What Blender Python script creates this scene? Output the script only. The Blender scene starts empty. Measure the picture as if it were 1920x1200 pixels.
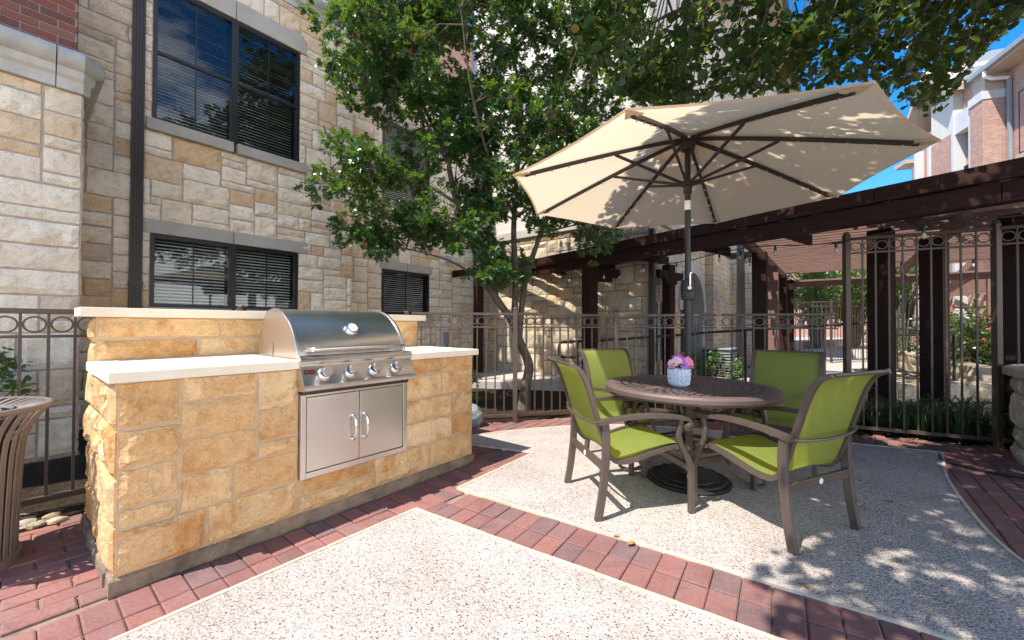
import bpy, math, random
import numpy as np
from mathutils import Vector, Matrix, noise
R = math.radians
sc = bpy.context.scene
COL = sc.collection
rng = random.Random(7)

# ------------------------------------------------------------------ mesh builder
class MB:
    def __init__(s): s.V = []; s.F = []
    def add(s, vs, fs):
        b = len(s.V); s.V.extend([tuple(v) for v in vs]); s.F.extend([tuple(i + b for i in f) for f in fs]); return s
    def box(s, x0, x1, y0, y1, z0, z1):
        v = [(x0,y0,z0),(x1,y0,z0),(x1,y1,z0),(x0,y1,z0),(x0,y0,z1),(x1,y0,z1),(x1,y1,z1),(x0,y1,z1)]
        return s.add(v, [(0,3,2,1),(4,5,6,7),(0,1,5,4),(1,2,6,5),(2,3,7,6),(3,0,4,7)])
    def obox(s, c, ax, ay, az, hx, hy, hz):
        c = Vector(c); ax = Vector(ax)*hx; ay = Vector(ay)*hy; az = Vector(az)*hz
        v = [c-ax-ay-az, c+ax-ay-az, c+ax+ay-az, c-ax+ay-az, c-ax-ay+az, c+ax-ay+az, c+ax+ay+az, c-ax+ay+az]
        return s.add(v, [(0,3,2,1),(4,5,6,7),(0,1,5,4),(1,2,6,5),(2,3,7,6),(3,0,4,7)])
    def bar(s, p, q, w, h, up=(0,0,1)):           # rectangular bar from p to q, w sideways, h along up
        p = Vector(p); q = Vector(q); t = (q-p); L = t.length; t.normalize(); up = Vector(up)
        sd = t.cross(up).normalized(); u2 = sd.cross(t).normalized()
        return s.obox((p+q)/2, t, sd, u2, L/2, w/2, h/2)
    def prism(s, poly, z0, z1):
        n = len(poly)
        a = sum(poly[i][0]*poly[(i+1)%n][1]-poly[(i+1)%n][0]*poly[i][1] for i in range(n))
        if a < 0: poly = poly[::-1]
        v = [(x,y,z0) for x,y in poly]+[(x,y,z1) for x,y in poly]
        f = [tuple(range(n-1,-1,-1)), tuple(range(n,2*n))]+[(i,(i+1)%n,n+(i+1)%n,n+i) for i in range(n)]
        return s.add(v, f)
    def extrude(s, prof, o, e1, e2, d):            # polygon prof (a,b) in the plane e1,e2 at o, pushed along the vector d
        o = Vector(o); e1 = Vector(e1); e2 = Vector(e2); d = Vector(d); n = len(prof)
        v = [o+e1*a+e2*b for a,b in prof]; v += [p+d for p in v]
        f = [tuple(range(n)), tuple(range(2*n-1,n-1,-1))]+[(i,n+i,n+(i+1)%n,(i+1)%n) for i in range(n)]
        if e1.cross(e2).dot(d) > 0: f = [g[::-1] for g in f]
        return s.add(v, f)
    def tube(s, pts, r, seg=8, cap=True):
        pts = [Vector(p) for p in pts]; n = len(pts); rs = r if isinstance(r,(list,tuple)) else [r]*n
        vs = []; t0 = (pts[1]-pts[0]).normalized()
        nrm = t0.orthogonal().normalized()
        for i,p in enumerate(pts):
            t = (pts[min(i+1,n-1)]-pts[max(i-1,0)]).normalized()
            nrm = (nrm - t*nrm.dot(t)).normalized(); b = t.cross(nrm)
            for k in range(seg):
                a = 2*math.pi*k/seg; vs.append(p+(nrm*math.cos(a)+b*math.sin(a))*rs[i])
        fs = []
        for i in range(n-1):
            for k in range(seg):
                k2 = (k+1)%seg; fs.append((i*seg+k, i*seg+k2, (i+1)*seg+k2, (i+1)*seg+k))
        if cap: fs += [tuple(range(seg-1,-1,-1)), tuple((n-1)*seg+k for k in range(seg))]
        return s.add(vs, fs)
    def sweep(s, pts, side, w, t):                 # flat bar: w along the fixed side axis, t in the bending plane
        pts = [Vector(p) for p in pts]; side = Vector(side).normalized(); n = len(pts); vs = []
        ts = t if isinstance(t,(list,tuple)) else [t]*n
        for i,p in enumerate(pts):
            tg = (pts[min(i+1,n-1)]-pts[max(i-1,0)]).normalized(); nr = tg.cross(side).normalized()
            for a,b in ((-1,-1),(1,-1),(1,1),(-1,1)): vs.append(p+side*(a*w/2)+nr*(b*ts[i]/2))
        fs = [(0,1,2,3),((n-1)*4+3,(n-1)*4+2,(n-1)*4+1,(n-1)*4)]
        for i in range(n-1):
            for k in range(4):
                k2=(k+1)%4; fs.append((i*4+k,(i+1)*4+k,(i+1)*4+k2,i*4+k2))
        return s.add(vs, fs)
    def lathe(s, prof, seg=32, c=(0,0,0), a0=0, a1=2*math.pi):
        full = abs(a1-a0-2*math.pi) < 1e-6; m = seg if full else seg+1; vs = []; fs = []
        for r,z in prof:
            for k in range(m):
                a = a0+(a1-a0)*k/seg; vs.append((c[0]+r*math.cos(a), c[1]+r*math.sin(a), c[2]+z))
        for i in range(len(prof)-1):
            for k in range(seg):
                k2 = (k+1)%m; fs.append((i*m+k, i*m+k2, (i+1)*m+k2, (i+1)*m+k))
        return s.add(vs, fs)
    def ring(s, c, e1, e2, R0, r, n=18, seg=4):    # flat ring of square section in the plane e1,e2
        c = Vector(c); e1 = Vector(e1).normalized(); e2 = Vector(e2).normalized(); nn = e1.cross(e2); vs = []; fs = []
        for i in range(n):
            a = 2*math.pi*i/n; d = e1*math.cos(a)+e2*math.sin(a)
            for k in range(seg):
                b = 2*math.pi*(k+.5)/seg; vs.append(c+d*(R0+r*math.cos(b))+nn*(r*math.sin(b)))
        for i in range(n):
            for k in range(seg):
                i2=(i+1)%n; k2=(k+1)%seg; fs.append((i*seg+k,i2*seg+k,i2*seg+k2,i*seg+k2))
        return s.add(vs, fs)
    def ball(s, c, rx, ry, rz, nu=12, nv=8, nz=0., f=3., sd=0.):
        vs = [(c[0],c[1],c[2]-rz)]
        for j in range(1,nv):
            th = math.pi*j/nv
            for i in range(nu):
                a = 2*math.pi*i/nu; d = Vector((math.sin(th)*math.cos(a), math.sin(th)*math.sin(a), -math.cos(th)))
                k = 1+nz*noise.noise(d*f+Vector((sd,sd*.7,sd*1.3))) if nz else 1
                vs.append((c[0]+d.x*rx*k, c[1]+d.y*ry*k, c[2]+d.z*rz*k))
        vs.append((c[0],c[1],c[2]+rz)); fs = []
        for i in range(nu): fs.append((0,1+(i+1)%nu,1+i)); fs.append((len(vs)-1,1+(nv-2)*nu+i,1+(nv-2)*nu+(i+1)%nu))
        for j in range(nv-2):
            for i in range(nu):
                a=1+j*nu+i; b=1+j*nu+(i+1)%nu; fs.append((a,b,b+nu,a+nu))
        return s.add(vs, fs)
    def build(s, name, mat, parent=None, smooth=None, bevel=0, loc=None, rotz=0, seg=2):
        me = bpy.data.meshes.new(name); me.from_pydata(s.V, [], s.F); me.materials.append(mat)
        if smooth is not None:
            me.shade_smooth(); me.set_sharp_from_angle(angle=R(smooth))
        o = bpy.data.objects.new(name, me); COL.objects.link(o)
        if parent: o.parent = parent
        if loc: o.location = loc
        o.rotation_euler.z = rotz
        if bevel:
            m = o.modifiers.new('Bevel','BEVEL'); m.width = bevel; m.segments = seg; m.limit_method = 'ANGLE'; m.angle_limit = R(40)
        return o

def cr(pts, n=6):                                  # Catmull-Rom through the points
    P = [Vector(p) for p in pts]; P = [P[0]*2-P[1]]+P+[P[-1]*2-P[-2]]; out = []
    for i in range(1,len(P)-2):
        for k in range(n):
            t = k/n; a,b,c,d = P[i-1:i+3]
            out.append(.5*((2*b)+(c-a)*t+(2*a-5*b+4*c-d)*t*t+(3*b-a-3*c+d)*t**3))
    out.append(P[-2]); return out

def tag(o, label=None, cat=None, group=None, kind=None):
    if label: o['label'] = label
    if cat: o['category'] = cat
    if group: o['group'] = group
    if kind: o['kind'] = kind
    return o
def thing(name, label, cat, loc=(0,0,0), rotz=0, group=None):
    o = bpy.data.objects.new(name, None); COL.objects.link(o); o.location = loc; o.rotation_euler.z = rotz
    o.empty_display_size = .1
    return tag(o, label, cat, group)
def dup(root, loc, rotz, label, group=None):
    r = root.copy(); COL.objects.link(r); r.location = loc; r.rotation_euler.z = rotz; r['label'] = label
    if group: r['group'] = group
    for ch in list(root.children):
        c = ch.copy(); COL.objects.link(c); c.parent = r
        for g in ch.children:
            d = g.copy(); COL.objects.link(d); d.parent = c
    return r

# ------------------------------------------------------------------ materials
class NT:
    def __init__(s, name):
        s.m = bpy.data.materials.new(name); s.m.use_nodes = True; s.t = s.m.node_tree; s.t.nodes.clear()
        s.out = s.n('ShaderNodeOutputMaterial')
    def n(s, typ, ins=None, **kw):
        d = s.t.nodes.new(typ)
        for k,v in kw.items(): setattr(d,k,v)
        for k,v in (ins or {}).items():
            i = d.inputs[k]
            if isinstance(v, bpy.types.NodeSocket): s.t.links.new(v,i)
            else: i.default_value = v
        return d
    def co(s): return s.n('ShaderNodeTexCoord').outputs['Object']
    def noise(s, scale, detail=4, rough=.55, vec=None, dist=0):
        return s.n('ShaderNodeTexNoise', {'Vector': vec or s.co(), 'Scale':scale,'Detail':detail,'Roughness':rough,'Distortion':dist}).outputs['Fac']
    def ramp(s, fac, stops, interp='LINEAR'):
        r = s.n('ShaderNodeValToRGB', {'Fac':fac}); cr_ = r.color_ramp; cr_.interpolation = interp
        while len(cr_.elements) < len(stops): cr_.elements.new(.5)
        for e,(p,c) in zip(cr_.elements, stops): e.position = p; e.color = c if len(c)==4 else (*c,1)
        return r.outputs['Color']
    def mix(s, fac, a, b, mode='MIX'):
        d = s.n('ShaderNodeMix', data_type='RGBA', blend_type=mode)
        for i,v in ((0,fac),(6,a),(7,b)):
            if isinstance(v, bpy.types.NodeSocket): s.t.links.new(v,d.inputs[i])
            else: d.inputs[i].default_value = v if i==0 or len(v)==4 else (*v,1)
        return d.outputs[2]
    def math(s, op, a, b=0., c=None):
        d = s.n('ShaderNodeMath', operation=op)
        for i,v in enumerate((a,b) if c is None else (a,b,c)):
            if isinstance(v, bpy.types.NodeSocket): s.t.links.new(v,d.inputs[i])
            else: d.inputs[i].default_value = v
        return d.outputs[0]
    def map(s, scale=(1,1,1), rot=(0,0,0), vec=None):
        return s.n('ShaderNodeMapping', {'Vector': vec or s.co(), 'Scale':scale, 'Rotation':rot}).outputs['Vector']
    def bump(s, h, strength=.5, dist=.01, normal=None):
        i = {'Height':h,'Strength':strength,'Distance':dist}
        if normal: i['Normal'] = normal
        return s.n('ShaderNodeBump', i).outputs['Normal']
    def island(s): return s.n('ShaderNodeNewGeometry').outputs['Random Per Island']
    def bsdf(s, col, rough=.7, metal=0., normal=None, spec=.4, **kw):
        i = {'Roughness':rough,'Metallic':metal,'Specular IOR Level':spec}
        b = s.n('ShaderNodeBsdfPrincipled', i)
        if isinstance(col, bpy.types.NodeSocket): s.t.links.new(col,b.inputs['Base Color'])
        else: b.inputs['Base Color'].default_value = (*col,1)
        if normal: s.t.links.new(normal,b.inputs['Normal'])
        for k,v in kw.items(): b.inputs[k.replace('_',' ')].default_value = v
        return b.outputs['BSDF']
    def done(s, sh): s.t.links.new(sh, s.out.inputs['Surface']); return s.m

def pbr(name, c1, c2=None, ns=4., rough=.7, metal=0., bscale=0, bstr=.3, bdist=.004, spec=.4, rvar=0):
    t = NT(name); col = c1
    if c2: col = t.mix(t.ramp(t.noise(ns,5,.6),[(.35,(0,0,0)),(.7,(1,1,1))]), c1, c2)
    nrm = t.bump(t.noise(bscale,4,.6), bstr, bdist) if bscale else None
    rg = rough
    if rvar: rg = t.math('MULTIPLY_ADD', t.noise(ns*2,3), rvar, rough-rvar/2)
    return t.done(t.bsdf(col, rg, metal, nrm, spec))

def stone_mat(name, stops, stain, stain_amt=.5, bdist=.012, fine=.5):
    t = NT(name); isl = t.island(); co = t.co()
    off = t.n('ShaderNodeVectorMath', {0:co, 1:t.n('ShaderNodeCombineXYZ',{'X':t.math('MULTIPLY',isl,37.),'Y':t.math('MULTIPLY',isl,11.),'Z':t.math('MULTIPLY',isl,23.)}).outputs[0]}, operation='ADD').outputs[0]
    base = t.ramp(isl, stops)
    big = t.noise(5.5,6,.65,off,.6); mid = t.noise(16,5,.7,off,.3); fin = t.noise(90,3,.6,off)
    col = t.mix(t.math('MULTIPLY',t.ramp(big,[(.48,(0,0,0)),(.72,(1,1,1))]),stain_amt), base, stain)
    col = t.mix(.8, col, t.ramp(mid,[(.2,(.66,.63,.59)),(.46,(1.12,1.11,1.09)),(.85,(1.26,1.24,1.2))]), 'MULTIPLY')
    col = t.mix(.5, col, t.ramp(fin,[(.3,(.72,.7,.66)),(.6,(1.08,1.08,1.08))]), 'MULTIPLY')
    pit = t.ramp(t.noise(55,4,.75,off,.5),[(.3,(.45,.4,.34)),(.42,(1,1,1))]); col = t.mix(.45, col, pit, 'MULTIPLY')
    col = t.mix(.4, col, t.ramp(t.noise(2.2,5,.7,t.map((1,1,.35))),[(.3,(.8,.78,.75)),(.55,(1.12,1.11,1.1))]),'MULTIPLY')
    h = t.math('ADD', t.math('MULTIPLY',mid,1.), t.math('MULTIPLY',fin,fine*.4))
    h = t.math('ADD', h, t.math('MULTIPLY',t.noise(38,4,.7,off,.8),.5))
    return t.done(t.bsdf(col,.9,0,t.bump(h,.85,bdist),.15))

MT = {}
MT['lime'] = stone_mat('limestone', [(0,(.78,.66,.5)),(.25,(.9,.8,.64)),(.5,(.84,.73,.57)),(.72,(.93,.85,.7)),(.85,(.79,.63,.44)),(.94,(.72,.5,.29)),(1,(.64,.56,.46))], (.62,.46,.29), .6, .02)
MT['gold'] = stone_mat('golden_limestone', [(0,(.6,.39,.19)),(.3,(.68,.48,.27)),(.55,(.56,.34,.155)),(.8,(.72,.53,.32)),(.92,(.5,.28,.115)),(1,(.63,.43,.23))], (.46,.21,.06), 1., .018)
MT['wing'] = stone_mat('weathered_limestone', [(0,(.42,.35,.26)),(.4,(.56,.47,.34)),(.72,(.5,.43,.33)),(.9,(.56,.4,.21)),(1,(.36,.31,.26))], (.36,.28,.18), .6)
MT['rock'] = stone_mat('rough_rock', [(0,(.34,.29,.22)),(.5,(.45,.39,.31)),(.8,(.42,.3,.18)),(1,(.5,.46,.4))], (.28,.2,.12), .5)
MT['mortar'] = pbr('mortar', (.52,.43,.36),(.42,.34,.28),9,.95,0,120,.5,.003,.1)
MT['mortar_wing'] = pbr('old_mortar', (.27,.22,.17),(.2,.16,.12),9,.95,0,90,.5,.003,.1)
MT['mortar_gold'] = pbr('sandy_mortar', (.56,.41,.26),(.42,.3,.185),9,.95,0,120,.5,.003,.1)
MT['cast'] = pbr('cast_stone', (.5,.46,.4),(.4,.36,.3),3.5,.85,0,70,.25,.003,.2)
MT['cornice'] = pbr('weathered_cast_stone', (.6,.56,.48),(.36,.36,.33),4.,.85,0,60,.3,.003,.2)
MT['counter'] = pbr('cream_cast_stone', (.8,.71,.56),(.72,.61,.45),5,.7,0,90,.2,.002,.3)
MT['footing'] = pbr('grey_footing_concrete', (.34,.25,.17),(.15,.11,.08),7,.95,0,45,1.,.015,.1)
MT['concrete'] = pbr('concrete', (.46,.42,.37),(.38,.34,.29),2.,.9,0,90,.3,.002,.2)
MT['edge'] = pbr('pad_edging', (.6,.52,.4),(.46,.38,.27),12,.9,0,90,.4,.002,.2)
MT['stucco'] = pbr('stucco', (.66,.6,.52),(.6,.54,.46),1.5,.95,0,55,.7,.012,.1)
MT['white'] = pbr('white_trim', (.6,.58,.55),(.54,.52,.49),2,.7)
MT['tan'] = pbr('tan_soffit', (.5,.4,.3),(.45,.36,.27),2,.8)
MT['bronze'] = pbr('bronze_fence_paint', (.09,.056,.036),(.07,.044,.029),6,.45,0,160,.15,.001,.5)
MT['downspout'] = pbr('dark_brown_downspout', (.05,.036,.031),(.042,.03,.026),3,.4)
MT['frame'] = pbr('window_frame_black', (.018,.018,.02),None,3,.35)
MT['taupe'] = pbr('taupe_aluminium', (.115,.083,.064),(.09,.064,.049),9,.42,.25,200,.12,.0008,.5)
MT['pole'] = pbr('charcoal_pole', (.03,.029,.03),(.024,.022,.023),5,.4,.3)
MT['rib'] = pbr('dark_rib', (.032,.024,.021),None,5,.5)
MT['black'] = pbr('black_iron', (.018,.017,.018),(.028,.026,.026),5,.45)
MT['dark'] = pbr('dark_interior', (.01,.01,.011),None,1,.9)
MT['bark'] = pbr('bark', (.1,.078,.057),(.2,.165,.125),14,.9,0,70,.8,.008,.1)
MT['soil'] = pbr('mulch_soil', (.035,.025,.017),(.075,.052,.034),18,1.,0,60,1.,.03,.05)
MT['bin'] = pbr('taupe_bin_paint', (.2,.165,.145),(.16,.13,.115),6,.5,.1,150,.2,.001,.4)
MT['blind'] = pbr('blind_slats', (.85,.86,.82),None,1,.6)
MT['shingle'] = pbr('grey_shingles', (.17,.185,.19),(.23,.245,.25),6,.95,0,40,.6,.01,.1)
MT['bulb'] = pbr('frosted_bulb', (.5,.45,.38),None,1,.15,0,0,0,0,.6)
MT['pot'] = pbr('white_ceramic', (.66,.69,.72),None,1,.5)
MT['pink'] = pbr('pink_petals', (.85,.16,.33),(.9,.4,.5),30,.6)
MT['palepink'] = pbr('pale_pink_petals', (.86,.42,.5),(.9,.6,.62),30,.6)
MT['purple'] = pbr('purple_petals', (.42,.12,.5),(.55,.22,.6),30,.6)
MT['orange'] = pbr('orange_petals', (.75,.22,.04),None,1,.6)
MT['leafyellow'] = pbr('dry_leaf', (.42,.24,.05),(.28,.13,.035),30,.7)
MT['chrome'] = pbr('chrome', (.82,.82,.82),None,1,.07,1.)
MT['bag'] = pbr('grey_blue_rock', (.33,.37,.39),(.2,.22,.24),14,.9,0,25,.9,.03,.1)
MT['red'] = pbr('red_lettering', (.62,.03,.02),None,1,.4)
MT['stickerwhite'] = pbr('pale_sticker', (.78,.77,.73),None,1,.5)
MT['grey'] = pbr('grey_metal', (.3,.31,.32),(.26,.27,.28),3,.5)

def m_steel(name, tint, r0, r1, axis=(3,3,260)):
    t = NT(name); st = t.noise(1.,3,.5,t.map(axis)); big = t.noise(2.2,3,.5)
    rg = t.math('ADD', t.math('MULTIPLY',st,r1-r0), t.math('MULTIPLY_ADD',big,.2,r0-.1))
    return t.done(t.bsdf(t.mix(.5,tint,t.ramp(big,[(.3,(.86,.86,.86)),(.7,(1,1,1))]),'MULTIPLY'), rg, 1., t.bump(st,.08,.0006), .5))
MT['steel'] = m_steel('brushed_stainless', (.64,.6,.56), .26, .4)
MT['steeldoor'] = m_steel('satin_stainless_door', (.66,.6,.55), .3, .42, (3,3,300))

def m_paver():
    t = NT('brick_pavers'); isl = t.island(); n1 = t.noise(9,5,.65); n2 = t.noise(80,3,.6)
    c = t.ramp(isl,[(0,(.23,.108,.094)),(.3,(.3,.135,.115)),(.5,(.2,.102,.096)),(.68,(.34,.142,.11)),(.84,(.19,.118,.116)),(1,(.28,.135,.12))])
    c = t.mix(t.ramp(n1,[(.45,(0,0,0)),(.75,(.7,.7,.7))]), c, (.25,.16,.145))
    c = t.mix(t.ramp(t.noise(4.5,4,.6,t.map((1,3,1))),[(.55,(0,0,0)),(.75,(.6,.6,.6))]), c, (.12,.085,.085))
    c = t.mix(.55, c, t.ramp(n2,[(.3,(.66,.66,.66)),(.65,(1.15,1.15,1.15))]),'MULTIPLY')
    c = t.mix(.7, c, t.ramp(t.noise(1.1,4,.7),[(.35,(.72,.7,.68)),(.6,(1.05,1.05,1.05))]),'MULTIPLY')
    return t.done(t.bsdf(c,.88,0,t.bump(t.math('ADD',n2,t.math('MULTIPLY',n1,.8)),.5,.003),.2))
MT['paver'] = m_paver()
MT['sand'] = pbr('joint_sand', (.3,.22,.16),(.2,.14,.1),14,1.,0,90,.6,.003,.05)

def m_agg():
    t = NT('exposed_aggregate'); co = t.co()
    def vor(sc_): return t.n('ShaderNodeTexVoronoi', {'Vector':co,'Scale':sc_,'Randomness':1.})
    v = vor(88.); v2 = vor(180.)
    sep = t.n('ShaderNodeSeparateColor', {'Color':v.outputs['Color']}).outputs[0]
    sep2 = t.n('ShaderNodeSeparateColor', {'Color':v2.outputs['Color']}).outputs[1]
    pal = [(0,(.5,.44,.4)),(.2,(.38,.3,.26)),(.36,(.58,.53,.49)),(.48,(.27,.18,.13)),(.57,(.44,.38,.34)),(.68,(.17,.1,.07)),(.75,(.55,.5,.46)),(.85,(.08,.08,.095)),(.9,(.33,.26,.22)),(1,(.46,.4,.36))]
    c = t.ramp(sep, pal, 'CONSTANT')
    c2 = t.ramp(sep2, [(0,(.48,.43,.39)),(.5,(.3,.23,.19)),(.75,(.55,.5,.46)),(.88,(.1,.08,.075))], 'CONSTANT')
    d = v.outputs['Distance']
    peb = t.ramp(d,[(.32,(1,1,1)),(.5,(0,0,0))])
    c = t.mix(peb, t.mix(.45,c2,(.46,.41,.37)), c)
    dirt = t.noise(1.7,5,.6)
    c = t.mix(.7, c, t.ramp(dirt,[(.28,(.72,.68,.64)),(.5,(.98,.97,.96)),(.7,(1.08,1.07,1.06))]),'MULTIPLY')
    c = t.mix(.6, c, t.ramp(t.noise(.55,4,.7,None,.8),[(.35,(.78,.75,.72)),(.55,(1.03,1.03,1.03))]),'MULTIPLY')
    h = t.math('SUBTRACT',1.,t.math('MULTIPLY',d,1.6))
    return t.done(t.bsdf(c,.75,0,t.bump(h,.6,.004),.3))
MT['agg'] = m_agg()

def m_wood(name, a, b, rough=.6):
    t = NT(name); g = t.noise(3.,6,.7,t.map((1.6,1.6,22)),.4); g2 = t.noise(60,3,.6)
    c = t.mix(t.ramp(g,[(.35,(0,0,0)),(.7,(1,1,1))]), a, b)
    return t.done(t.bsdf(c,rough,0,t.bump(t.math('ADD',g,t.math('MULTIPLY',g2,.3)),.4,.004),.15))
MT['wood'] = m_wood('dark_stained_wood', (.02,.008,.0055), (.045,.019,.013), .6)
MT['woodlit'] = m_wood('sunlit_stained_wood', (.16,.09,.072), (.27,.165,.132), .8)  # sunlight painted into the colour: lighter copy of the dark wood for lit parts

def m_sling(name, a, wv):
    t = NT(name); co = t.co()
    w1 = t.n('ShaderNodeTexWave', {'Vector':co,'Scale':wv,'Distortion':0.}, wave_type='BANDS', bands_direction='Y').outputs['Fac']
    w2 = t.n('ShaderNodeTexWave', {'Vector':t.map((1,1,1),(0,R(30),0)),'Scale':wv,'Distortion':0.}, wave_type='BANDS', bands_direction='Z').outputs['Fac']
    h = t.math('MULTIPLY',w1,w2)
    c = t.mix(h, tuple(x*.6 for x in a), a); c = t.mix(.5, c, t.ramp(t.noise(7,4,.6),[(.3,(.78,.8,.8)),(.65,(1.1,1.08,1.1))]),'MULTIPLY')
    p = t.bsdf(c,.55,0,t.bump(h,.5,.002),.35)
    tr = t.n('ShaderNodeBsdfTranslucent', {'Color':(a[0]*1.55,a[1]*1.25,a[2]*.35,1)}).outputs[0]
    return t.done(t.n('ShaderNodeMixShader',{0:.42,1:p,2:tr}).outputs[0])
MT['sling'] = m_sling('green_sling_mesh', (.33,.415,.095), 75)
def m_canvas():
    t = NT('beige_canvas'); n = t.noise(320,2,.5); big = t.noise(2.5,4,.6)
    c = t.mix(big,(.72,.61,.47),(.78,.67,.53))
    p = t.bsdf(c,.85,0,t.bump(t.math('ADD',t.math('MULTIPLY',n,.05),t.noise(5,3,.5)),.35,.02),.2)
    tr = t.n('ShaderNodeBsdfTranslucent', {'Color':(.78,.64,.47,1)}).outputs[0]
    return t.done(t.n('ShaderNodeMixShader',{0:.46,1:p,2:tr}).outputs[0])
MT['canvas'] = m_canvas()

def m_leaf(name, cols, tcol, tr=.38, rough=.38):
    t = NT(name); isl = t.island()
    c = t.ramp(isl, cols); n = t.noise(25,2)
    c = t.mix(.4, c, t.ramp(n,[(.3,(.7,.7,.7)),(.7,(1.2,1.2,1.2))]),'MULTIPLY')
    p = t.bsdf(c,rough,0,t.bump(t.noise(40,2),.25,.004),.6)
    tc = t.mix(isl, tcol, tuple(x*.6 for x in tcol))
    q = t.n('ShaderNodeBsdfTranslucent', {'Color':tc}).outputs[0]
    return t.done(t.n('ShaderNodeMixShader',{0:tr,1:p,2:q}).outputs[0])
MT['oak'] = m_leaf('oak_leaves', [(0,(.018,.058,.02)),(.45,(.034,.095,.028)),(.8,(.06,.135,.035)),(.975,(.1,.18,.04)),(.99,(.3,.11,.03))], (.24,.4,.03), .3, .24)
MT['round'] = m_leaf('round_leaves', [(0,(.02,.055,.015)),(.5,(.038,.088,.022)),(.975,(.065,.12,.03)),(.995,(.34,.22,.03))], (.24,.36,.03), .3, .3)
MT['bush'] = m_leaf('bush_leaves', [(0,(.04,.1,.02)),(.6,(.08,.17,.035)),(1,(.14,.22,.05))], (.28,.4,.05), .35)
MT['grass'] = m_leaf('lily_turf_blades', [(0,(.02,.055,.015)),(.6,(.04,.1,.022)),(1,(.09,.15,.03))], (.16,.26,.03), .3)

def m_glass():
    t = NT('window_glass'); fr = t.n('ShaderNodeFresnel', {'IOR':1.5}).outputs[0]
    g = t.n('ShaderNodeBsdfGlossy', {'Roughness':.015,'Color':(.95,.97,1,1)}).outputs[0]
    tr = t.n('ShaderNodeBsdfTransparent', {'Color':(.92,.95,.94,1)}).outputs[0]
    return t.done(t.n('ShaderNodeMixShader',{0:t.math('MULTIPLY_ADD',fr,.75,.03),1:tr,2:g}).outputs[0])
MT['glass'] = m_glass()

def m_brick(name, c1, c2, c3, mort, bw=.21, bh=.075):
    t = NT(name); co = t.co()
    def br(a,b,sd): 
        x = t.n('ShaderNodeTexBrick', {'Vector':co,'Color1':(*a,1),'Color2':(*b,1),'Mortar':(*mort,1),'Scale':1.,'Mortar Size':.006,'Mortar Smooth':.1,'Bias':0.,'Brick Width':bw,'Row Height':bh}); return x
    x = br(c1,c2,0); c = t.mix(t.ramp(t.noise(3.5,3,.7),[(.5,(0,0,0)),(.7,(.6,.6,.6))]), x.outputs['Color'], c3)
    h = t.math('SUBTRACT', t.math('MULTIPLY',t.noise(60,3),.3), x.outputs['Fac'])
    return t.done(t.bsdf(c,.9,0,t.bump(h,.6,.006),.15))
MT['brickreal'] = None
def m_brickgeo():
    t = NT('red_brick'); isl = t.island(); n2 = t.noise(45,4,.6)
    c = t.ramp(isl,[(0,(.2,.07,.05)),(.4,(.27,.1,.07)),(.7,(.17,.075,.06)),(1,(.3,.13,.09))])
    c = t.mix(t.ramp(n2,[(.6,(0,0,0)),(.8,(.5,.5,.5))]), c, (.4,.3,.25))
    return t.done(t.bsdf(c,.9,0,t.bump(n2,.5,.004),.15))
MT['brick'] = m_brickgeo()
MT['brickmortar'] = pbr('grey_mortar', (.3,.28,.26),None,1,.95)
def m_brick2(name, c1, c2, c3, mort, bw=.21, bh=.075):
    t = NT(name); s_ = t.n('ShaderNodeSeparateXYZ', {0:t.co()})
    v = t.n('ShaderNodeCombineXYZ', {'X':t.math('ADD',s_.outputs[0],s_.outputs[1]),'Y':s_.outputs[2]}).outputs[0]
    x = t.n('ShaderNodeTexBrick', {'Vector':v,'Color1':(*c1,1),'Color2':(*c2,1),'Mortar':(*mort,1),'Scale':1.,'Mortar Size':.007,'Mortar Smooth':.1,'Bias':0.,'Brick Width':bw,'Row Height':bh})
    c = t.mix(t.ramp(t.noise(2.6,4,.7,v),[(.5,(0,0,0)),(.66,(.75,.75,.75))]), x.outputs['Color'], c3)
    h = t.math('SUBTRACT', t.math('MULTIPLY',t.noise(60,3),.3), x.outputs['Fac'])
    return t.done(t.bsdf(c,.9,0,t.bump(h,.6,.006),.15))
MT['brickfar'] = m_brick2('mixed_brick', (.42,.2,.14), (.52,.3,.22), (.34,.25,.22), (.5,.42,.36))

# ------------------------------------------------------------------ camera, sun, sky
cam = bpy.data.cameras.new('camera'); co_ = bpy.data.objects.new('camera', cam); COL.objects.link(co_)
cam.sensor_width = 36; cam.lens = 757/1920*36; cam.clip_start = .05; cam.clip_end = 3000
pi_, ro_ = R(.7), R(.2)
fw = Vector((0,math.cos(pi_),math.sin(pi_))); u0 = Vector((0,-math.sin(pi_),math.cos(pi_))); r0 = Vector((1,0,0))
rt = r0*math.cos(ro_)+u0*math.sin(ro_); up = u0*math.cos(ro_)-r0*math.sin(ro_)
co_.matrix_world = Matrix(((rt.x,up.x,-fw.x,0),(rt.y,up.y,-fw.y,0),(rt.z,up.z,-fw.z,1.16),(0,0,0,1)))
sc.camera = co_
LDIR = Vector((.5,.38,-1.)).normalized()
sl = bpy.data.lights.new('sun','SUN'); sl.energy = 3.9; sl.angle = R(.55); sl.color = (1,.955,.89)
so = bpy.data.objects.new('sun', sl); COL.objects.link(so); so.rotation_euler = LDIR.to_track_quat('-Z','Y').to_euler(); so.location = (-6,-4,14)
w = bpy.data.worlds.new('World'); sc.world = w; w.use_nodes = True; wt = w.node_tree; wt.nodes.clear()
sky = wt.nodes.new('ShaderNodeTexSky'); sky.sky_type = 'NISHITA'; sky.sun_disc = False
sky.sun_elevation = math.asin(-LDIR.z); sky.sun_rotation = math.atan2(-LDIR.x,-LDIR.y); sky.air_density = .9; sky.dust_density = .3; sky.ozone_density = 3.
bg = wt.nodes.new('ShaderNodeBackground'); bg.inputs['Strength'].default_value = .15
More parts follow.
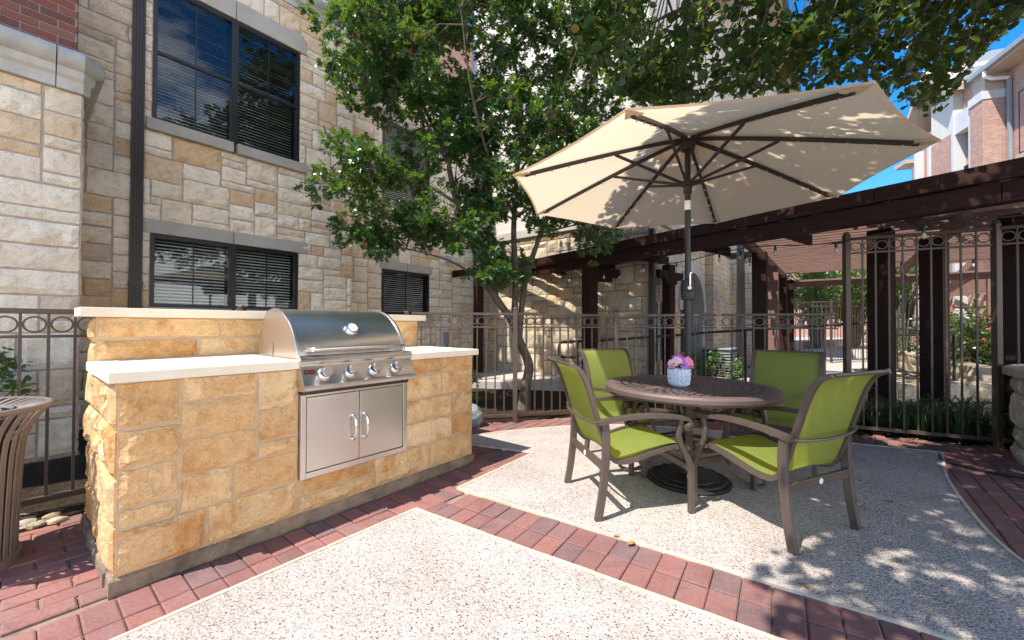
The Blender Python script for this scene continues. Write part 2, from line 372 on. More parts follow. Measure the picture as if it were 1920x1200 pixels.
tc = wt.nodes.new('ShaderNodeTexCoord'); mp = wt.nodes.new('ShaderNodeMapping'); mp.inputs['Scale'].default_value = (1,1,2.6)
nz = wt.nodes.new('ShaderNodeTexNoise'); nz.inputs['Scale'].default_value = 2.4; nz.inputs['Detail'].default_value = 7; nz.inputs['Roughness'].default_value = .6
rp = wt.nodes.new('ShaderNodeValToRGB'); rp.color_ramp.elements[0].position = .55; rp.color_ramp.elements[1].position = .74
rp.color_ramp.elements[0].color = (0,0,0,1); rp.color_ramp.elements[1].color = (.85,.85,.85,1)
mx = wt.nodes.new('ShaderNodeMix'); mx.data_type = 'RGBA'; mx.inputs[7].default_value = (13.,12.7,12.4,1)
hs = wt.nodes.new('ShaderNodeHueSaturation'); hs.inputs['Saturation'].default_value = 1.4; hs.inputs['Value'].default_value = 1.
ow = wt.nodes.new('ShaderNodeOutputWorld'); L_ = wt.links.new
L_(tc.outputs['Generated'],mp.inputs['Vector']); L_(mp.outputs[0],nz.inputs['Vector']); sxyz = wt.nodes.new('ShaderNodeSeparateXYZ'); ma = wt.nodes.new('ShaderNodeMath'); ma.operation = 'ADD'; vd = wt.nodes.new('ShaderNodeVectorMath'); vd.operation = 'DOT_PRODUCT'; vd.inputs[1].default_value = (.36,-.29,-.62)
L_(tc.outputs['Generated'],vd.inputs[0]); L_(vd.outputs['Value'],ma.inputs[0]); L_(nz.outputs['Fac'],ma.inputs[1]); L_(ma.outputs[0],rp.inputs[0])   # low south-east cloud bank, out of view, added to brighten the shaded walls
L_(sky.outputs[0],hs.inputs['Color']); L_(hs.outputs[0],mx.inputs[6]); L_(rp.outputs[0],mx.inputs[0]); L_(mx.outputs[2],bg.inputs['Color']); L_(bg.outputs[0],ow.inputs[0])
sc.view_settings.view_transform = 'Standard'; sc.view_settings.look = 'None'; sc.view_settings.exposure = 1.1; sc.view_settings.gamma = 1
sc.render.engine = 'CYCLES'; sc.cycles.max_bounces = 8; sc.cycles.diffuse_bounces = 4; sc.cycles.transparent_max_bounces = 12
sc.cycles.use_denoising = True

# ------------------------------------------------------------------ ashlar stone walls
TH = R(51.2); D = Vector((math.cos(TH),math.sin(TH),0)); N = Vector((D.y,-D.x,0)); P0 = Vector((-1.698,1.744,0))
def I(s, y, z=0): return P0+D*s-N*y+Vector((0,0,z))
def lines(br, unit):
    out = [br[0]]
    for a,b in zip(br,br[1:]):
        n = max(1,round((b-a)/unit)); out += [a+(b-a)*k/n for k in range(1,n+1)]
    return out
def fr(o, ax, nn):
    o = Vector(o); ax = Vector(ax); nn = Vector(nn)
    return lambda a,z,d: o+ax*a+Vector((0,0,z))+nn*d
def ashlar(mb, mm, place, xs, zs, hole, rg, wo, ho, joint=.018, proud=.03, cell=.055, rough=.6, jit=.005):
    nx, nz_ = len(xs)-1, len(zs)-1; used = [[bool(hole((xs[i]+xs[i+1])/2,(zs[j]+zs[j+1])/2)) for i in range(nx)] for j in range(nz_)]
    for j in range(nz_):
        for i in range(nx):
            if used[j][i]: continue
            ww = rg.choice(wo); hh = rg.choice(ho); k = 1
            while k < ww and i+k < nx and not used[j][i+k]: k += 1
            ww = k
            if i+ww < nx and not used[j][i+ww] and (i+ww+1 >= nx or used[j][i+ww+1]) and ww < max(wo): ww += 1   # no sliver left over
            k = 1
            while k < hh and j+k < nz_ and all(not used[j+k][i+q] for q in range(ww)): k += 1
            hh = k
            for b in range(hh):
                for a in range(ww): used[j+b][i+a] = True
            x0,x1,z0,z1 = xs[i],xs[i+ww],zs[j],zs[j+hh]
            mm.add([place(x0,z0,0),place(x1,z0,0),place(x1,z1,0),place(x0,z1,0)],[(0,1,2,3)])
            jx0,jx1,jz0,jz1 = [joint/2+rg.uniform(-.3,.5)*jit for _ in range(4)]
            x0+=jx0; x1-=jx1; z0+=jz0; z1-=jz1
            nu = max(2,round((x1-x0)/cell)); nv = max(2,round((z1-z0)/cell)); pr = proud*rg.uniform(.55,1.15); sd = rg.uniform(0,90)
            tx,tz = rg.uniform(-.25,.25), rg.uniform(-.25,.25)
            vs = []
            for b in range(nv+1):
                for a in range(nu+1):
                    fu,fv = a/nu,b/nv; x = x0+(x1-x0)*fu; z = z0+(z1-z0)*fv
                    edge = a in (0,nu) or b in (0,nv)
                    if edge:
                        x += rg.uniform(-1,1)*jit*.7*(a in (0,nu)); z += rg.uniform(-1,1)*jit*.7*(b in (0,nv)); d = pr*.32
                    else:
                        d = pr*(1+tx*(fu-.5)*2+tz*(fv-.5)*2+rough*noise.noise(Vector((x*9+sd,z*9,sd)))+rough*.5*noise.noise(Vector((x*24,z*24+sd,sd))))
                    vs.append(place(x,z,d))
            fs = [(b*(nu+1)+a,b*(nu+1)+a+1,(b+1)*(nu+1)+a+1,(b+1)*(nu+1)+a) for b in range(nv) for a in range(nu)]
            bd = [a for a in range(nu+1)]+[b*(nu+1)+nu for b in range(1,nv+1)]+[nv*(nu+1)+a for a in range(nu-1,-1,-1)]+[b*(nu+1) for b in range(nv-1,0,-1)]
            base = len(vs)
            for q in bd:
                b_,a_ = divmod(q,nu+1); x = x0+(x1-x0)*a_/nu; z = z0+(z1-z0)*b_/nv
                vs.append(place(x,z,-.004))
            m = len(bd)
            fs += [(bd[(q+1)%m],bd[q],base+q,base+(q+1)%m) for q in range(m)]
            mb.add(vs,fs)
def nohole(x,z): return False
def bricks(mb, place, x0, x1, z0, z1, bw=.205, bh=.058, j=.01, rg=rng):
    z = z0; row = 0
    while z+bh <= z1:
        x = x0-(bw+j)/2*(row%2)
        while x < x1:
            a,b = max(x,x0),min(x+bw,x1)
            if b-a > .03:
                d = .006+rg.uniform(0,.003); g = .0015
                v = [place(a,z,0),place(b,z,0),place(b,z+bh,0),place(a,z+bh,0),place(a+g,z+g,d),place(b-g,z+g,d),place(b-g,z+bh-g,d),place(a+g,z+bh-g,d)]
                mb.add(v,[(4,5,6,7),(0,1,5,4),(1,2,6,5),(2,3,7,6),(3,0,4,7)])
            x += bw+j
        z += bh+j; row += 1

# ------------------------------------------------------------------ windows with blinds (built in the parent's local frame)
def window(parent, place, x0, x1, z0, z1, units=2, rail=True, blind=True):
    f = MB(); ft = .045
    def B(a0,a1,b0,b1,d0,d1):
        v = [place(a,b,d) for d in (d0,d1) for b in (b0,b1) for a in (a0,a1)]
        f.add(v,[(0,2,3,1),(4,5,7,6),(0,1,5,4),(2,6,7,3),(0,4,6,2),(1,3,7,5)])
    B(x0,x0+ft,z0,z1,-.1,.008); B(x1-ft,x1,z0,z1,-.1,.008); B(x0+ft,x1-ft,z0,z0+ft,-.1,.006); B(x0+ft,x1-ft,z1-ft,z1,-.1,.006)
    us = (x1-x0)/units
    for k in range(1,units): B(x0+us*k-.04,x0+us*k+.04,z0+ft,z1-ft,-.1,.004)
    if rail:
        for k in range(units): B(x0+us*k+.045,x0+us*(k+1)-.045,(z0+z1)/2-.02,(z0+z1)/2+.02,-.08,-.004)
    for k in range(units):
        c = x0+us*(k+.5); B(c-.006,c+.006,z0+ft,(z0+z1)/2-.02 if rail else z1-ft,-.035,-.023)
        if rail: B(c-.006,c+.006,(z0+z1)/2+.02,z1-ft,-.035,-.023)
    wf = f.build('window', MT['frame'], parent)
    p = MB()
    for k in range(units):
        a,b = x0+us*k+.03,x0+us*(k+1)-.03
        p.add([place(a,z0+.03,-.03),place(b,z0+.03,-.03),place(b,z1-.03,-.03),place(a,z1-.03,-.03)],[(0,1,2,3)])
    p.build('pane', MT['glass'], wf)
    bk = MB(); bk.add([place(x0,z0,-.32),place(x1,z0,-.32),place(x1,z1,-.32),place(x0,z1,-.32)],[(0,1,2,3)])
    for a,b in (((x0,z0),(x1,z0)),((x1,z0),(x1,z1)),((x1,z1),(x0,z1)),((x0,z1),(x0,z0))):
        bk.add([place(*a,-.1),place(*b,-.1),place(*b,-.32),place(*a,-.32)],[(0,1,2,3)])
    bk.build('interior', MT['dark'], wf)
    if blind:
        for k in range(units):
            s = MB(); a,b = x0+us*k+.06,x0+us*(k+1)-.06; z = z0+.06
            while z < z1-.05:
                tl = rng.uniform(-.002,.002)
                s.add([place(a,z,-.115),place(b,z,-.115),place(b,z+.02+tl,-.15),place(a,z+.02+tl,-.15)],[(0,1,2,3)]); z += .043
            s.build('blind', MT['blind'], wf)
    return wf

# ------------------------------------------------------------------ limestone apartment building beside the patio (island frame: x along the wall, y into it)
BLD = thing('apartment_building','limestone apartment building with red brick bay, black windows and pale stucco wing behind the grill','building',P0,TH)
def pbox(name, mat, x0,x1,y0,y1,z0,z1, bev=.006, parent=BLD): return MB().box(x0,x1,y0,y1,z0,z1).build(name,MT[mat],parent,bevel=bev)
rg = random.Random(11)
W1 = (.78,2.54,3.70,5.46); W2 = (.78,2.54,1.37,2.28); W3 = (4.37,5.58,1.37,2.28); W4 = (4.37,5.58,3.70,5.31)
def inr(*ws): return lambda x,z: any(a<x<b and c<z<d for a,b,c,d in ws)
s_ = MB(); m_ = MB()
pm = fr((0,4.2,0),(1,0,0),(0,-1,0))
ashlar(s_,m_,pm,lines([.0,.78,2.54,3.45],.105),lines([0,1.25,1.37,2.28,2.44,3.56,3.70,5.46,5.72,6.14],.105),inr((.78,2.54,3.56,5.72),(.78,2.54,1.25,2.44)),rg,(2,3,4,4,5),(1,2,2,2,3),proud=.034,cell=.05,rough=.9,jit=.01)
# little fillers beside lintel ends come from the lintels themselves being longer than the opening
pr_ = fr((0,4.7,0),(1,0,0),(0,-1,0))
ashlar(s_,m_,pr_,lines([3.45,4.37,5.58,7.0],.105),lines([0,1.25,1.37,2.28,2.44,3.56,3.70,5.31,6.14],.1),inr((4.37,5.58,1.25,2.44),(4.4,5.58,3.56,5.31)),rg,(3,3,4,5),(2,2,2,3),proud=.026,cell=.07,jit=.008)
pc_ = fr((3.45,4.2,0),(0,1,0),(1,0,0))
ashlar(s_,m_,pc_,lines([0,.5],.12),lines([0,6.14],.11),nohole,rg,(2,3,4),(1,2,2),proud=.014,cell=.1)
s_.build('limestone_wall',MT['lime'],BLD); m_.build('mortar_bed',MT['mortar'],BLD)
# brick bay with its stone base
s_ = MB(); m_ = MB()
pb = fr((-3.6,2.95,0),(1,0,0),(0,-1,0))
ashlar(s_,m_,pb,lines([0,3.7],.12),lines([0,3.24],.108),nohole,rg,(2,3,4,4,5),(1,2,2,2,3),proud=.022,cell=.05,rough=.7)
pb2 = fr((.1,2.95,0),(0,1,0),(1,0,0))
ashlar(s_,m_,pb2,lines([0,1.25],.12),lines([0,3.24],.108),nohole,rg,(2,3,4),(1,2,2),proud=.02,cell=.1)
s_.build('bay_limestone',MT['lime'],BLD); m_.build('bay_mortar',MT['mortar'],BLD)
b_ = MB(); q_ = MB(); place = fr((-3.6,3.0,0),(1,0,0),(0,-1,0)); bricks(b_,place,0,3.66,3.6,6.2,bh=.06)
place2 = fr((.06,3.0,0),(0,1,0),(1,0,0)); bricks(b_,place2,0,1.2,3.6,6.2,bh=.06)
q_.add([place(0,3.5,0),place(3.66,3.5,0),place(3.66,6.2,0),place(0,6.2,0),place2(1.2,3.5,0),place2(1.2,6.2,0)],[(0,1,2,3),(1,4,5,2)])
b_.build('brick_bay',MT['brick'],BLD); q_.build('brick_mortar',MT['brickmortar'],BLD)
cprof = [(0,3.24),(.045,3.24),(.05,3.33),(.075,3.36),(.08,3.42),(.12,3.44),(.145,3.48),(.145,3.53),(.12,3.57),(.06,3.6),(-.1,3.6),(-.1,3.24)]
for a,b in ((-3.6,-1.35),(-1.342,-.072),(-.064,.1)):
    MB().extrude(cprof,(a,2.95,0),(0,-1,0),(0,0,1),(b-a,0,0)).build('cornice',MT['cornice'],BLD,smooth=35)
cm = MB().extrude(cprof[:-2]+[(0,3.6)],(.1,2.95,0),(1,0,0),(0,0,1),(0,1.25,0))
cm.add([(.1,2.95,3.24)]+[(.1,2.95-a,b) for a,b in cprof[:-2]]+[(.1,2.95,3.6)]+[(.1+a,2.95,b) for a,b in cprof[:-2]],
       [(1+i,12+i,13+i,2+i) for i in range(9)]); cm.build('cornice',MT['cornice'],BLD,smooth=35)
# upper cornice and brick above the main wall
for y,a,b in ((4.2,.1,3.5),(4.7,3.5,7.0)):
    MB().extrude([(p-.02,z+2.9) for p,z in cprof],(a,y,0),(0,-1,0),(0,0,1),(b-a,0,0)).build('cornice',MT['cornice'],BLD,smooth=35)
    MB().box(a,b-.003,y+.03,y+.2,6.5,7.2 if y<4.5 else 8.6).build('upper_brick_wall',MT['brickfar'],BLD)
for (a,b,c,d),(la,lb) in ((W1,(.70,2.64)),(W2,(.69,2.68))):
    window(BLD,pm,a,b,c,d,2,rail=(d-c)>1.2)
    mid = (a+b)/2
    for k,(p,q) in enumerate(((la,mid-.004),(mid+.004,lb))):
        pbox('lintel','cast',p,q,4.165,4.3,d+.003,d+(.275 if d>3 else .175))
        pbox('sill','cast',p+.02,q-.02,4.12,4.3,c-.145,c-.004)
window(BLD,pr_,*W3,1,rail=False); window(BLD,pr_,*W4,1)
for (a,b,c,d) in (W3,W4):
    mid=(a+b)/2
    for p,q in ((a-.06,mid-.004),(mid+.004,b+.08)): pbox('lintel','cast',p,q,4.665,4.8,d+.003,d+.175); pbox('sill','cast',p,q,4.62,4.8,c-.145,c-.004)
MB().box(0,3.44,4.56,4.6,0,6.6).box(3.46,6.98,5.06,5.1,0,6.6).build('wall_core',MT['dark'],BLD)
# ribbed downspout, cable and wall lamp
ds = MB(); prof = []
for k in range(8): prof += [(.585+k*.0145,0 if k%2 else .006),(.585+(k+1)*.0145-.003,0 if k%2 else .006)]
prof = [(.585,-.085)]+[(x,y) for x,y in prof]+[(.70,-.085)]
ds.extrude([(x,-y) for x,y in prof],(0,4.1,.05),(1,0,0),(0,1,0),(0,0,8.5)); ds.box(.578,.707,4.088,4.19,1.62,1.67); ds.build('downspout',MT['downspout'],BLD)
MB().tube([(.13,4.17,3.1),(.125,4.17,4.2),(.14,4.17,6)],.006,6).build('cable',MT['black'],BLD)
MB().extrude([(0,0),(.16,0),(.16,.1),(.03,.16),(0,.16)],(6.08,4.68,2.62),(0,-1,0),(0,0,1),(.2,0,0)).build('wall_lamp',MT['white'],BLD,bevel=.006)
MB().box(6.0,6.12,4.58,4.68,.75,1.0).box(6.04,6.08,4.6,4.67,0,.75).build('meter_box',MT['grey'],BLD,bevel=.01)
# wing across the end: stone below, stucco above
s_ = MB(); m_ = MB(); pw = fr((7.0,4.7,0),(0,-1,0),(-1,0,0))
ashlar(s_,m_,pw,lines([0,4.45],.13),lines([0,3.12],.13),nohole,rg,(2,3,3,4),(1,2,2,3),joint=.016,proud=.03,cell=.08,jit=.009)
pf = fr((7.0,.25,0),(1,0,0),(0,-1,0)); inarch = lambda x,z: abs(x-2.85) < .98 and (z < 1.5 or (x-2.85)**2+(z-1.5)**2 < 1.0)
ashlar(s_,m_,pf,lines([0,13],.14),lines([0,3.12],.13),inarch,rg,(1,2,2,3),(1,2,2,3),proud=.016,cell=.1)
pp1 = fr((11.0,.05,0),(1,0,0),(0,-1,0)); ashlar(s_,m_,pp1,lines([0,2.4],.14),lines([0,3.12],.13),nohole,rg,(1,2,2,3),(1,2,2,3),proud=.016,cell=.1)
pp2 = fr((11.0,.25,0),(0,-1,0),(-1,0,0)); ashlar(s_,m_,pp2,lines([0,.2],.14),lines([0,3.12],.13),nohole,rg,(1,2),(1,2,2),proud=.01,cell=.1)
for o_,a_,n_,l_ in (((13.0,-.6,0),(1,0,0),(0,-1,0),7.0),((13.0,.25,0),(0,-1,0),(-1,0,0),.85)): ashlar(s_,m_,fr(o_,a_,n_),lines([0,l_],.15),lines([0,3.12],.15),nohole,rg,(1,2,2,3),(1,2,2),proud=.016,cell=.15)
s_.build('wing_limestone',MT['wing'],BLD); m_.build('wing_mortar',MT['mortar_wing'],BLD)
ar = MB(); cx,zs_ = 9.85,1.5; A_ = [(math.cos(math.pi*k/20),math.sin(math.pi*k/20)) for k in range(21)]
ar.extrude([(cx+.9*c,zs_+.9*s) for c,s in A_]+[(cx+1.13*c,zs_+1.13*s) for c,s in A_[::-1]],(0,.2,0),(1,0,0),(0,0,1),(0,.06,0))
ar.extrude([(cx+.9,0)]+[(cx+.9*c,zs_+.9*s) for c,s in A_]+[(cx-.9,0),(cx-1.0,0)]+[(cx+1.0*c,zs_+1.0*s) for c,s in A_[::-1]]+[(cx+1.0,0)],(0,.262,0),(1,0,0),(0,0,1),(0,.4,0)); ar.build('archway',MT['cast'],BLD)
MB().box(8.5,11.2,1.6,1.7,0,2.7).box(8.5,8.6,.66,1.6,0,2.7).box(11.1,11.2,.66,1.6,0,2.7).box(8.6,11.1,.66,1.6,2.62,2.7).build('porch_recess',MT['wing'],BLD)
MB().box(9.2,10.5,1.52,1.6,0,2.2).build('porch_door',MT['frame'],BLD,bevel=.01)
MB().box(6.93,20,.17,.28,3.12,3.3).box(6.93,7.03,.28,4.7,3.12,3.3).build('stone_band',MT['cast'],BLD,bevel=.01)
st = MB(); st.box(7.0,13.0,.25,4.7,3.3,10.5); st.box(13.0,20.0,-.6,4.7,3.3,10.5); st.build('stucco_wall',MT['stucco'],BLD)
MB().box(6.95,7.06,.36,.45,3.3,10.4).build('downspout',MT['grey'],BLD,bevel=.01)
for a,b,c,d in ((8.0,9.4,4.2,6.0),(8.0,9.4,7.2,9.0),(10.4,11.9,4.2,6.0),(10.4,11.9,7.2,9.0)): window(BLD,fr((0,.25,0),(1,0,0),(0,-1,0)),a,b,c,d,2,blind=False)
for a,b,c,d in ((13.6,15.0,4.2,6.0),(13.6,15.0,7.4,9.0)): window(BLD,fr((0,-.6,0),(1,0,0),(0,-1,0)),a,b,c,d,2,blind=False)
for z in (6.2,9.3):
    MB().box(9.6,10.2,-.1,.25,z-.1,z).box(9.6,9.66,-.1,-.06,z-1.0,z-.1).build('balcony',MT['tan'],BLD,bevel=.01)
ev = MB(); ev.box(6.6,13.1,-.35,5.2,10.5,10.62); ev.box(12.5,20.5,-1.2,5.2,10.62,10.74); ev.build('eave',MT['tan'],BLD)
MB().add([(6.5,-.45,10.63),(12.49,-.45,10.63),(12.49,2.5,12.3),(6.5,2.5,12.3),(12.3,-1.35,10.76),(20.5,-1.35,10.76),(20.5,2.5,12.6),(12.3,2.5,12.6)],[(0,1,2,3),(4,5,6,7)]).build('roof',MT['shingle'],BLD)
# ------------------------------------------------------------------ ground
def inpoly(x, y, P):
    c = False; n = len(P)
    for i in range(n):
        x1,y1 = P[i]; x2,y2 = P[(i+1)%n]
        if (y1>y) != (y2>y) and x < (x2-x1)*(y-y1)/(y2-y1)+x1: c = not c
    return c
def xy(p): return (p[0],p[1])
g = MB(); n = 24
MT['yard'] = pbr('pale_gravel_ground',(.5,.44,.36),(.38,.33,.27),.7,.95,0,40,.5,.01,.1)
g.add([(-700+1400*i/n,-700+1400*j/n,-.05) for j in range(n+1) for i in range(n+1)],[(j*(n+1)+i,j*(n+1)+i+1,(j+1)*(n+1)+i+1,(j+1)*(n+1)+i) for j in range(n) for i in range(n)])
tag(g.build('ground',MT['yard']),kind='structure')
BD = Vector((.835,-.551,0)).normalized(); BN = Vector((-BD.y,BD.x,0))
A0 = Vector((-.6,2.54,0)); B0 = Vector((-.38,2.86,0))
FB,FC,FD,FE,FF = (.04,4.86),(1.39,5.40),(3.65,4.40),(4.66,3.88),(6.0,3.05)
PATIO = [xy(I(-4.2,1.37)),xy(I(2.62,1.37)),(-.95,4.52),FB,FC,FD,FE,FF,(7,2),(7,-2.5),(-6.5,-2.5)]
FORE = [xy(A0),xy(A0+BD*5),xy(A0+BD*5-D*4.2),xy(A0-D*4.2)]
e1 = [xy(p) for p in cr([(2.95,.62,0),(2.42,1.25,0),(2.34,1.6,0),(2.51,1.99,0),(2.65,2.24,0),(2.91,2.59,0),(3.33,3.1,0),(3.94,3.71,0)],3)]
e2 = [xy(p) for p in cr([(3.94,3.71,0),(3.28,4.02,0),(2.3,4.42,0),(1.5,4.66,0),(.72,4.66,0),(-.05,4.4,0),(-.5,4.18,0)],3)]
DINE = [xy(B0)]+e1+e2[1:]+[(-.62,3.98),(-.36,3.9),(.2,3.66)]
ISL = [xy(I(.12,.08)),xy(I(2.05,.08)),xy(I(2.05,.85)),xy(I(.12,.85))]
pr3 = random.Random(3)
s_ = MB(); s_.add([(x,y,-.012) for x,y in PATIO],[tuple(range(len(PATIO)-1,-1,-1))]); sb = s_.build('paving_sand',MT['sand']); tag(sb,kind='structure')
bm_ = MB()
def paver(c, ax, ay, hx, hy):
    z = pr3.uniform(-.0025,.003); b = .006; q = [(-hx,-hy),(hx,-hy),(hx,hy),(-hx,hy)]; t = pr3.uniform(-.0012,.0012); a_ = pr3.uniform(-.006,.006)
    ax = ax+ay*a_; ay = ay-ax*a_
    v = [c+ax*p+ay*r_+Vector((0,0,-.012)) for p,r_ in q]+[c+ax*p+ay*r_+Vector((0,0,z-.004)) for p,r_ in q]+[c+ax*(p-math.copysign(b,p))+ay*(r_-math.copysign(b,r_))+Vector((0,0,z+t*(1 if p>0 else -1))) for p,r_ in q]
    bm_.add(v,[(8,9,10,11)]+[(i,(i+1)%4,4+(i+1)%4,4+i) for i in range(4)]+[(4+i,4+(i+1)%4,8+(i+1)%4,8+i) for i in range(4)])
# two courses of square pavers along the front of the island, two soldier courses between the slabs
def instrip(p): 
    l = p-P0; y = -(l@N); s = l@D; return -.40 < y < .02 and -4 < s < 2.9
def inband(p):
    l = p-A0; return 0 < l@BN < .385 and -.1 < l@BD < 5.2
for k in range(-30,26):
    for r_ in (0,1):
        c = I(k*.1095+.055,-(.03+.0925+.187*r_))
        if k*.1095 < 2.7: paver(c,D,N,.0525,.0905)
nb = int(5.2/.117)
for k in range(nb):
    for r_ in (0,1):
        c = A0+BD*(.06+k*.117)+BN*(.1+.187*r_)
        if not instrip(c+BN*0): paver(c,BD,BN,.0565,.0905)
for j in range(-30,82):
    for i in range(-40,50):
        c = I(i*.205+(j%2)*.1025,1.37-.053-j*.1045)
        if c.y < -.6 or c.x > 5 or c.x < -5 or not inpoly(c.x,c.y,PATIO): continue
        l = c-P0; y=-(l@N); s_l = l@D
        if -.455 < y < .02 and s_l < 2.75: continue
        if -.06 < (c-A0)@BN < .45 and (c-A0)@BD > -.12: continue
        if inpoly(c.x,c.y,ISL): continue
        ins = [inpoly((c+D*a+N*b).x,(c+D*a+N*b).y,P) for P in (FORE,DINE) for a in (-.1,.1) for b in (-.05,.05)]
        if all(ins[:4]) or all(ins[4:]): continue
        paver(c,D,N,.0985,.0485)
tag(bm_.build('brick_paving',MT['paver']),kind='structure')
fs = MB().prism(FORE,-.03,.008).build('patio_slab',MT['agg']); tag(fs,kind='structure')
dsl = MB().prism(DINE,-.03,.008).build('patio_slab',MT['agg']); tag(dsl,kind='structure')
ed = MB()
def edge(P, closed=True):
    n = len(P)
    for i in range(n if closed else n-1):
        a = Vector((*P[i],.0)); b = Vector((*P[(i+1)%n],.0))
        if min(a.y,b.y) < -1.5: continue
        L = (b-a).length; k = max(1,int(L/.09)); w0 = .02
        for q in range(k):
            p0 = a.lerp(b,q/k); p1 = a.lerp(b,(q+1)/k); ed.bar((p0.x,p0.y,-.004),(p1.x,p1.y,-.004),.018+pr3.uniform(-.003,.004),.032+pr3.uniform(-.002,.002))
edge(FORE); edge(DINE)
tag(ed.build('slab_edging',MT['edge']),kind='structure')
bed = MB(); bed.prism([xy(I(s,y)) for s,y in ((-4.5,1.36),(2.62,1.36))]+[(-.95,4.5),FB,FC,FD,FE,FF,(6.5,3.6),(5.6,5.1),(4.9,4.95),(3.4,6.6),(1.7,7.0),xy(I(6.98,2.2)),xy(I(6.98,4.75)),xy(I(-4.5,4.75))],-.2,-.03); tag(bed.build('planting_bed',MT['soil']),kind='structure')
be2 = MB(); be2.prism([(8.1,6.7),(11.2,11.5),(14.5,11),(13,7.5),(10.5,5.5)],-.2,.02); tag(be2.build('planting_bed',MT['soil']),kind='structure')
# walkways beyond the fence
pth = MB()
pth.prism([(3.0,7.6),(4.9,5.0),(5.6,5.15),(6.5,6.6),(9.0,9.9),(14,15.2),(10.5,16.0),(7.4,12),(4.4,8.2)],-.049,-.02)
tag(pth.build('walkway',MT['concrete']),kind='structure')
rm = MB(); rm.prism([(-1.2,7.7),(1.6,7.15),(3.2,6.6),(4.4,8.2),(2.8,9.5),(2.3,7.5),(-1,10)],-.049,.1)
tag(rm.build('ramp_slab',MT['concrete']),kind='structure')
fp = MB(); fp.prism([(7.4,12),(10.5,16),(16,22),(40,40),(20,44),(9,22)],-.03,.32); tag(fp.build('upper_terrace',MT['concrete']),kind='structure')

# ------------------------------------------------------------------ stone barbecue island
ISLD = thing('barbecue_island','golden limestone barbecue island with cream counter and raised back ledge','barbecue island',P0,TH)
rg = random.Random(21); s_ = MB(); m_ = MB()
ashlar(s_,m_,fr((0,0,0),(1,0,0),(0,-1,0)),lines([.0,.75,1.487,2.17],.115),lines([.068,.264,.785,.905],.094),inr((.75,1.487,.264,.905)),rg,(2,3,3,4,4,5),(1,2,2,2),joint=.015,proud=.017,cell=.024,rough=1.2,jit=.009)
ashlar(s_,m_,fr((0,.95,0),(0,-1,0),(-1,0,0)),lines([0,.21,.95],.11),lines([.068,.905],.1),nohole,rg,(1,2,2,3),(1,2,2),joint=.012,proud=.022,cell=.026,rough=.5,jit=.006)
ashlar(s_,m_,fr((2.17,0,0),(0,1,0),(1,0,0)),lines([0,.95],.11),lines([.068,.905],.1),nohole,rg,(2,3),(1,2,2),proud=.03,cell=.05)
s_.build('stone_body',MT['gold'],ISLD); m_.build('mortar_bed',MT['mortar_gold'],ISLD)
s_ = MB(); m_ = MB()
ashlar(s_,m_,fr((.0,.74,0),(1,0,0),(0,-1,0)),lines([0,2.17],.115),lines([.953,1.075,1.197],.12),nohole,rg,(2,4,4,5),(1,2,2),joint=.018,proud=.016,cell=.03,rough=.8,jit=.007)
ashlar(s_,m_,fr((0,.95,0),(0,-1,0),(-1,0,0)),lines([0,.21],.21),lines([.905,1.197],.145),nohole,rg,(1,),(1,),proud=.022,cell=.026,rough=.5)
ashlar(s_,m_,fr((2.17,.74,0),(0,1,0),(1,0,0)),lines([0,.21],.21),lines([.953,1.197],.122),nohole,rg,(1,),(1,),proud=.02,cell=.03)
m_.add([(0,.95,0),(2.17,.95,0),(2.17,.95,1.197),(0,.95,1.197)],[(0,3,2,1)])
s_.build('ledge_stones',MT['gold'],ISLD); m_.build('ledge_mortar',MT['mortar_gold'],ISLD)
def sub(mb, nx=24): return mb
ft = MB(); N_ = 60
for a,b,y0,y1 in ((-.02,2.185,-.012,.1),(-.028,.1,.1,.96),(2.1,2.188,.1,.96)):
    nx = max(2,int((b-a)/.04)); ny = max(2,int((y1-y0)/.04)); vs = []
    def fz(x,y,z): k = noise.noise(Vector((x*7,y*7,z*9)))*.007; return (x+k,y-k,z)
    X = [a+(b-a)*i/nx for i in range(nx+1)]; Y = [y0+(y1-y0)*j/ny for j in range(ny+1)]; T = .07+.002*(y0>0)
    for z in (-.02,.03,T-.012): vs += [fz(x,y0,z) for x in X]+[fz(b,y,z) for y in Y[1:]]+[fz(x,y1,z) for x in X[-2::-1]]+[fz(a,y,z) for y in Y[-2:0:-1]]
    P_ = len(vs)//3; cx_,cy_ = (a+b)/2,(y0+y1)/2
    vs += [(x+math.copysign(min(.012,abs(x-cx_)),cx_-x),y+math.copysign(min(.012,abs(y-cy_)),cy_-y),T) for x,y,z in vs[2*P_:3*P_]]
    ft.add(vs,[(q*P_+i,q*P_+(i+1)%P_,(q+1)*P_+(i+1)%P_,(q+1)*P_+i) for q in range(3) for i in range(P_)]+[tuple(range(3*P_,4*P_))])
ft.build('footing',MT['footing'],ISLD)
for (a,b,c,d) in ((-.035,.742,-.035,.742),(1.49,2.215,-.035,.742),(.744,1.488,.585,.742)): pbox('counter','counter',a,b,c,d,.905,.953,.004,ISLD)
for a,b in ((-.065,1.09),(1.093,2.245)): pbox('ledge_cap','counter',a,b,.70,.985,1.197,1.248,.004,ISLD)
MB().box(.77,1.467,.005,.58,.28,.905).build('grill_cavity',MT['dark'],ISLD)
df = MB(); X0,X1,Z0,Z1 = .752,1.485,.264,.772
for a,b,c,d in ((X0,X0+.032,Z0,Z1),(X1-.032,X1,Z0,Z1),(X0+.032,X1-.032,Z0,Z0+.035),(X0+.032,X1-.032,Z1-.035,Z1)): df.box(a,b,-.03,.01,c,d)
df.build('access_door_frame',MT['steeldoor'],ISLD,bevel=.003)
xm = (X0+X1)/2
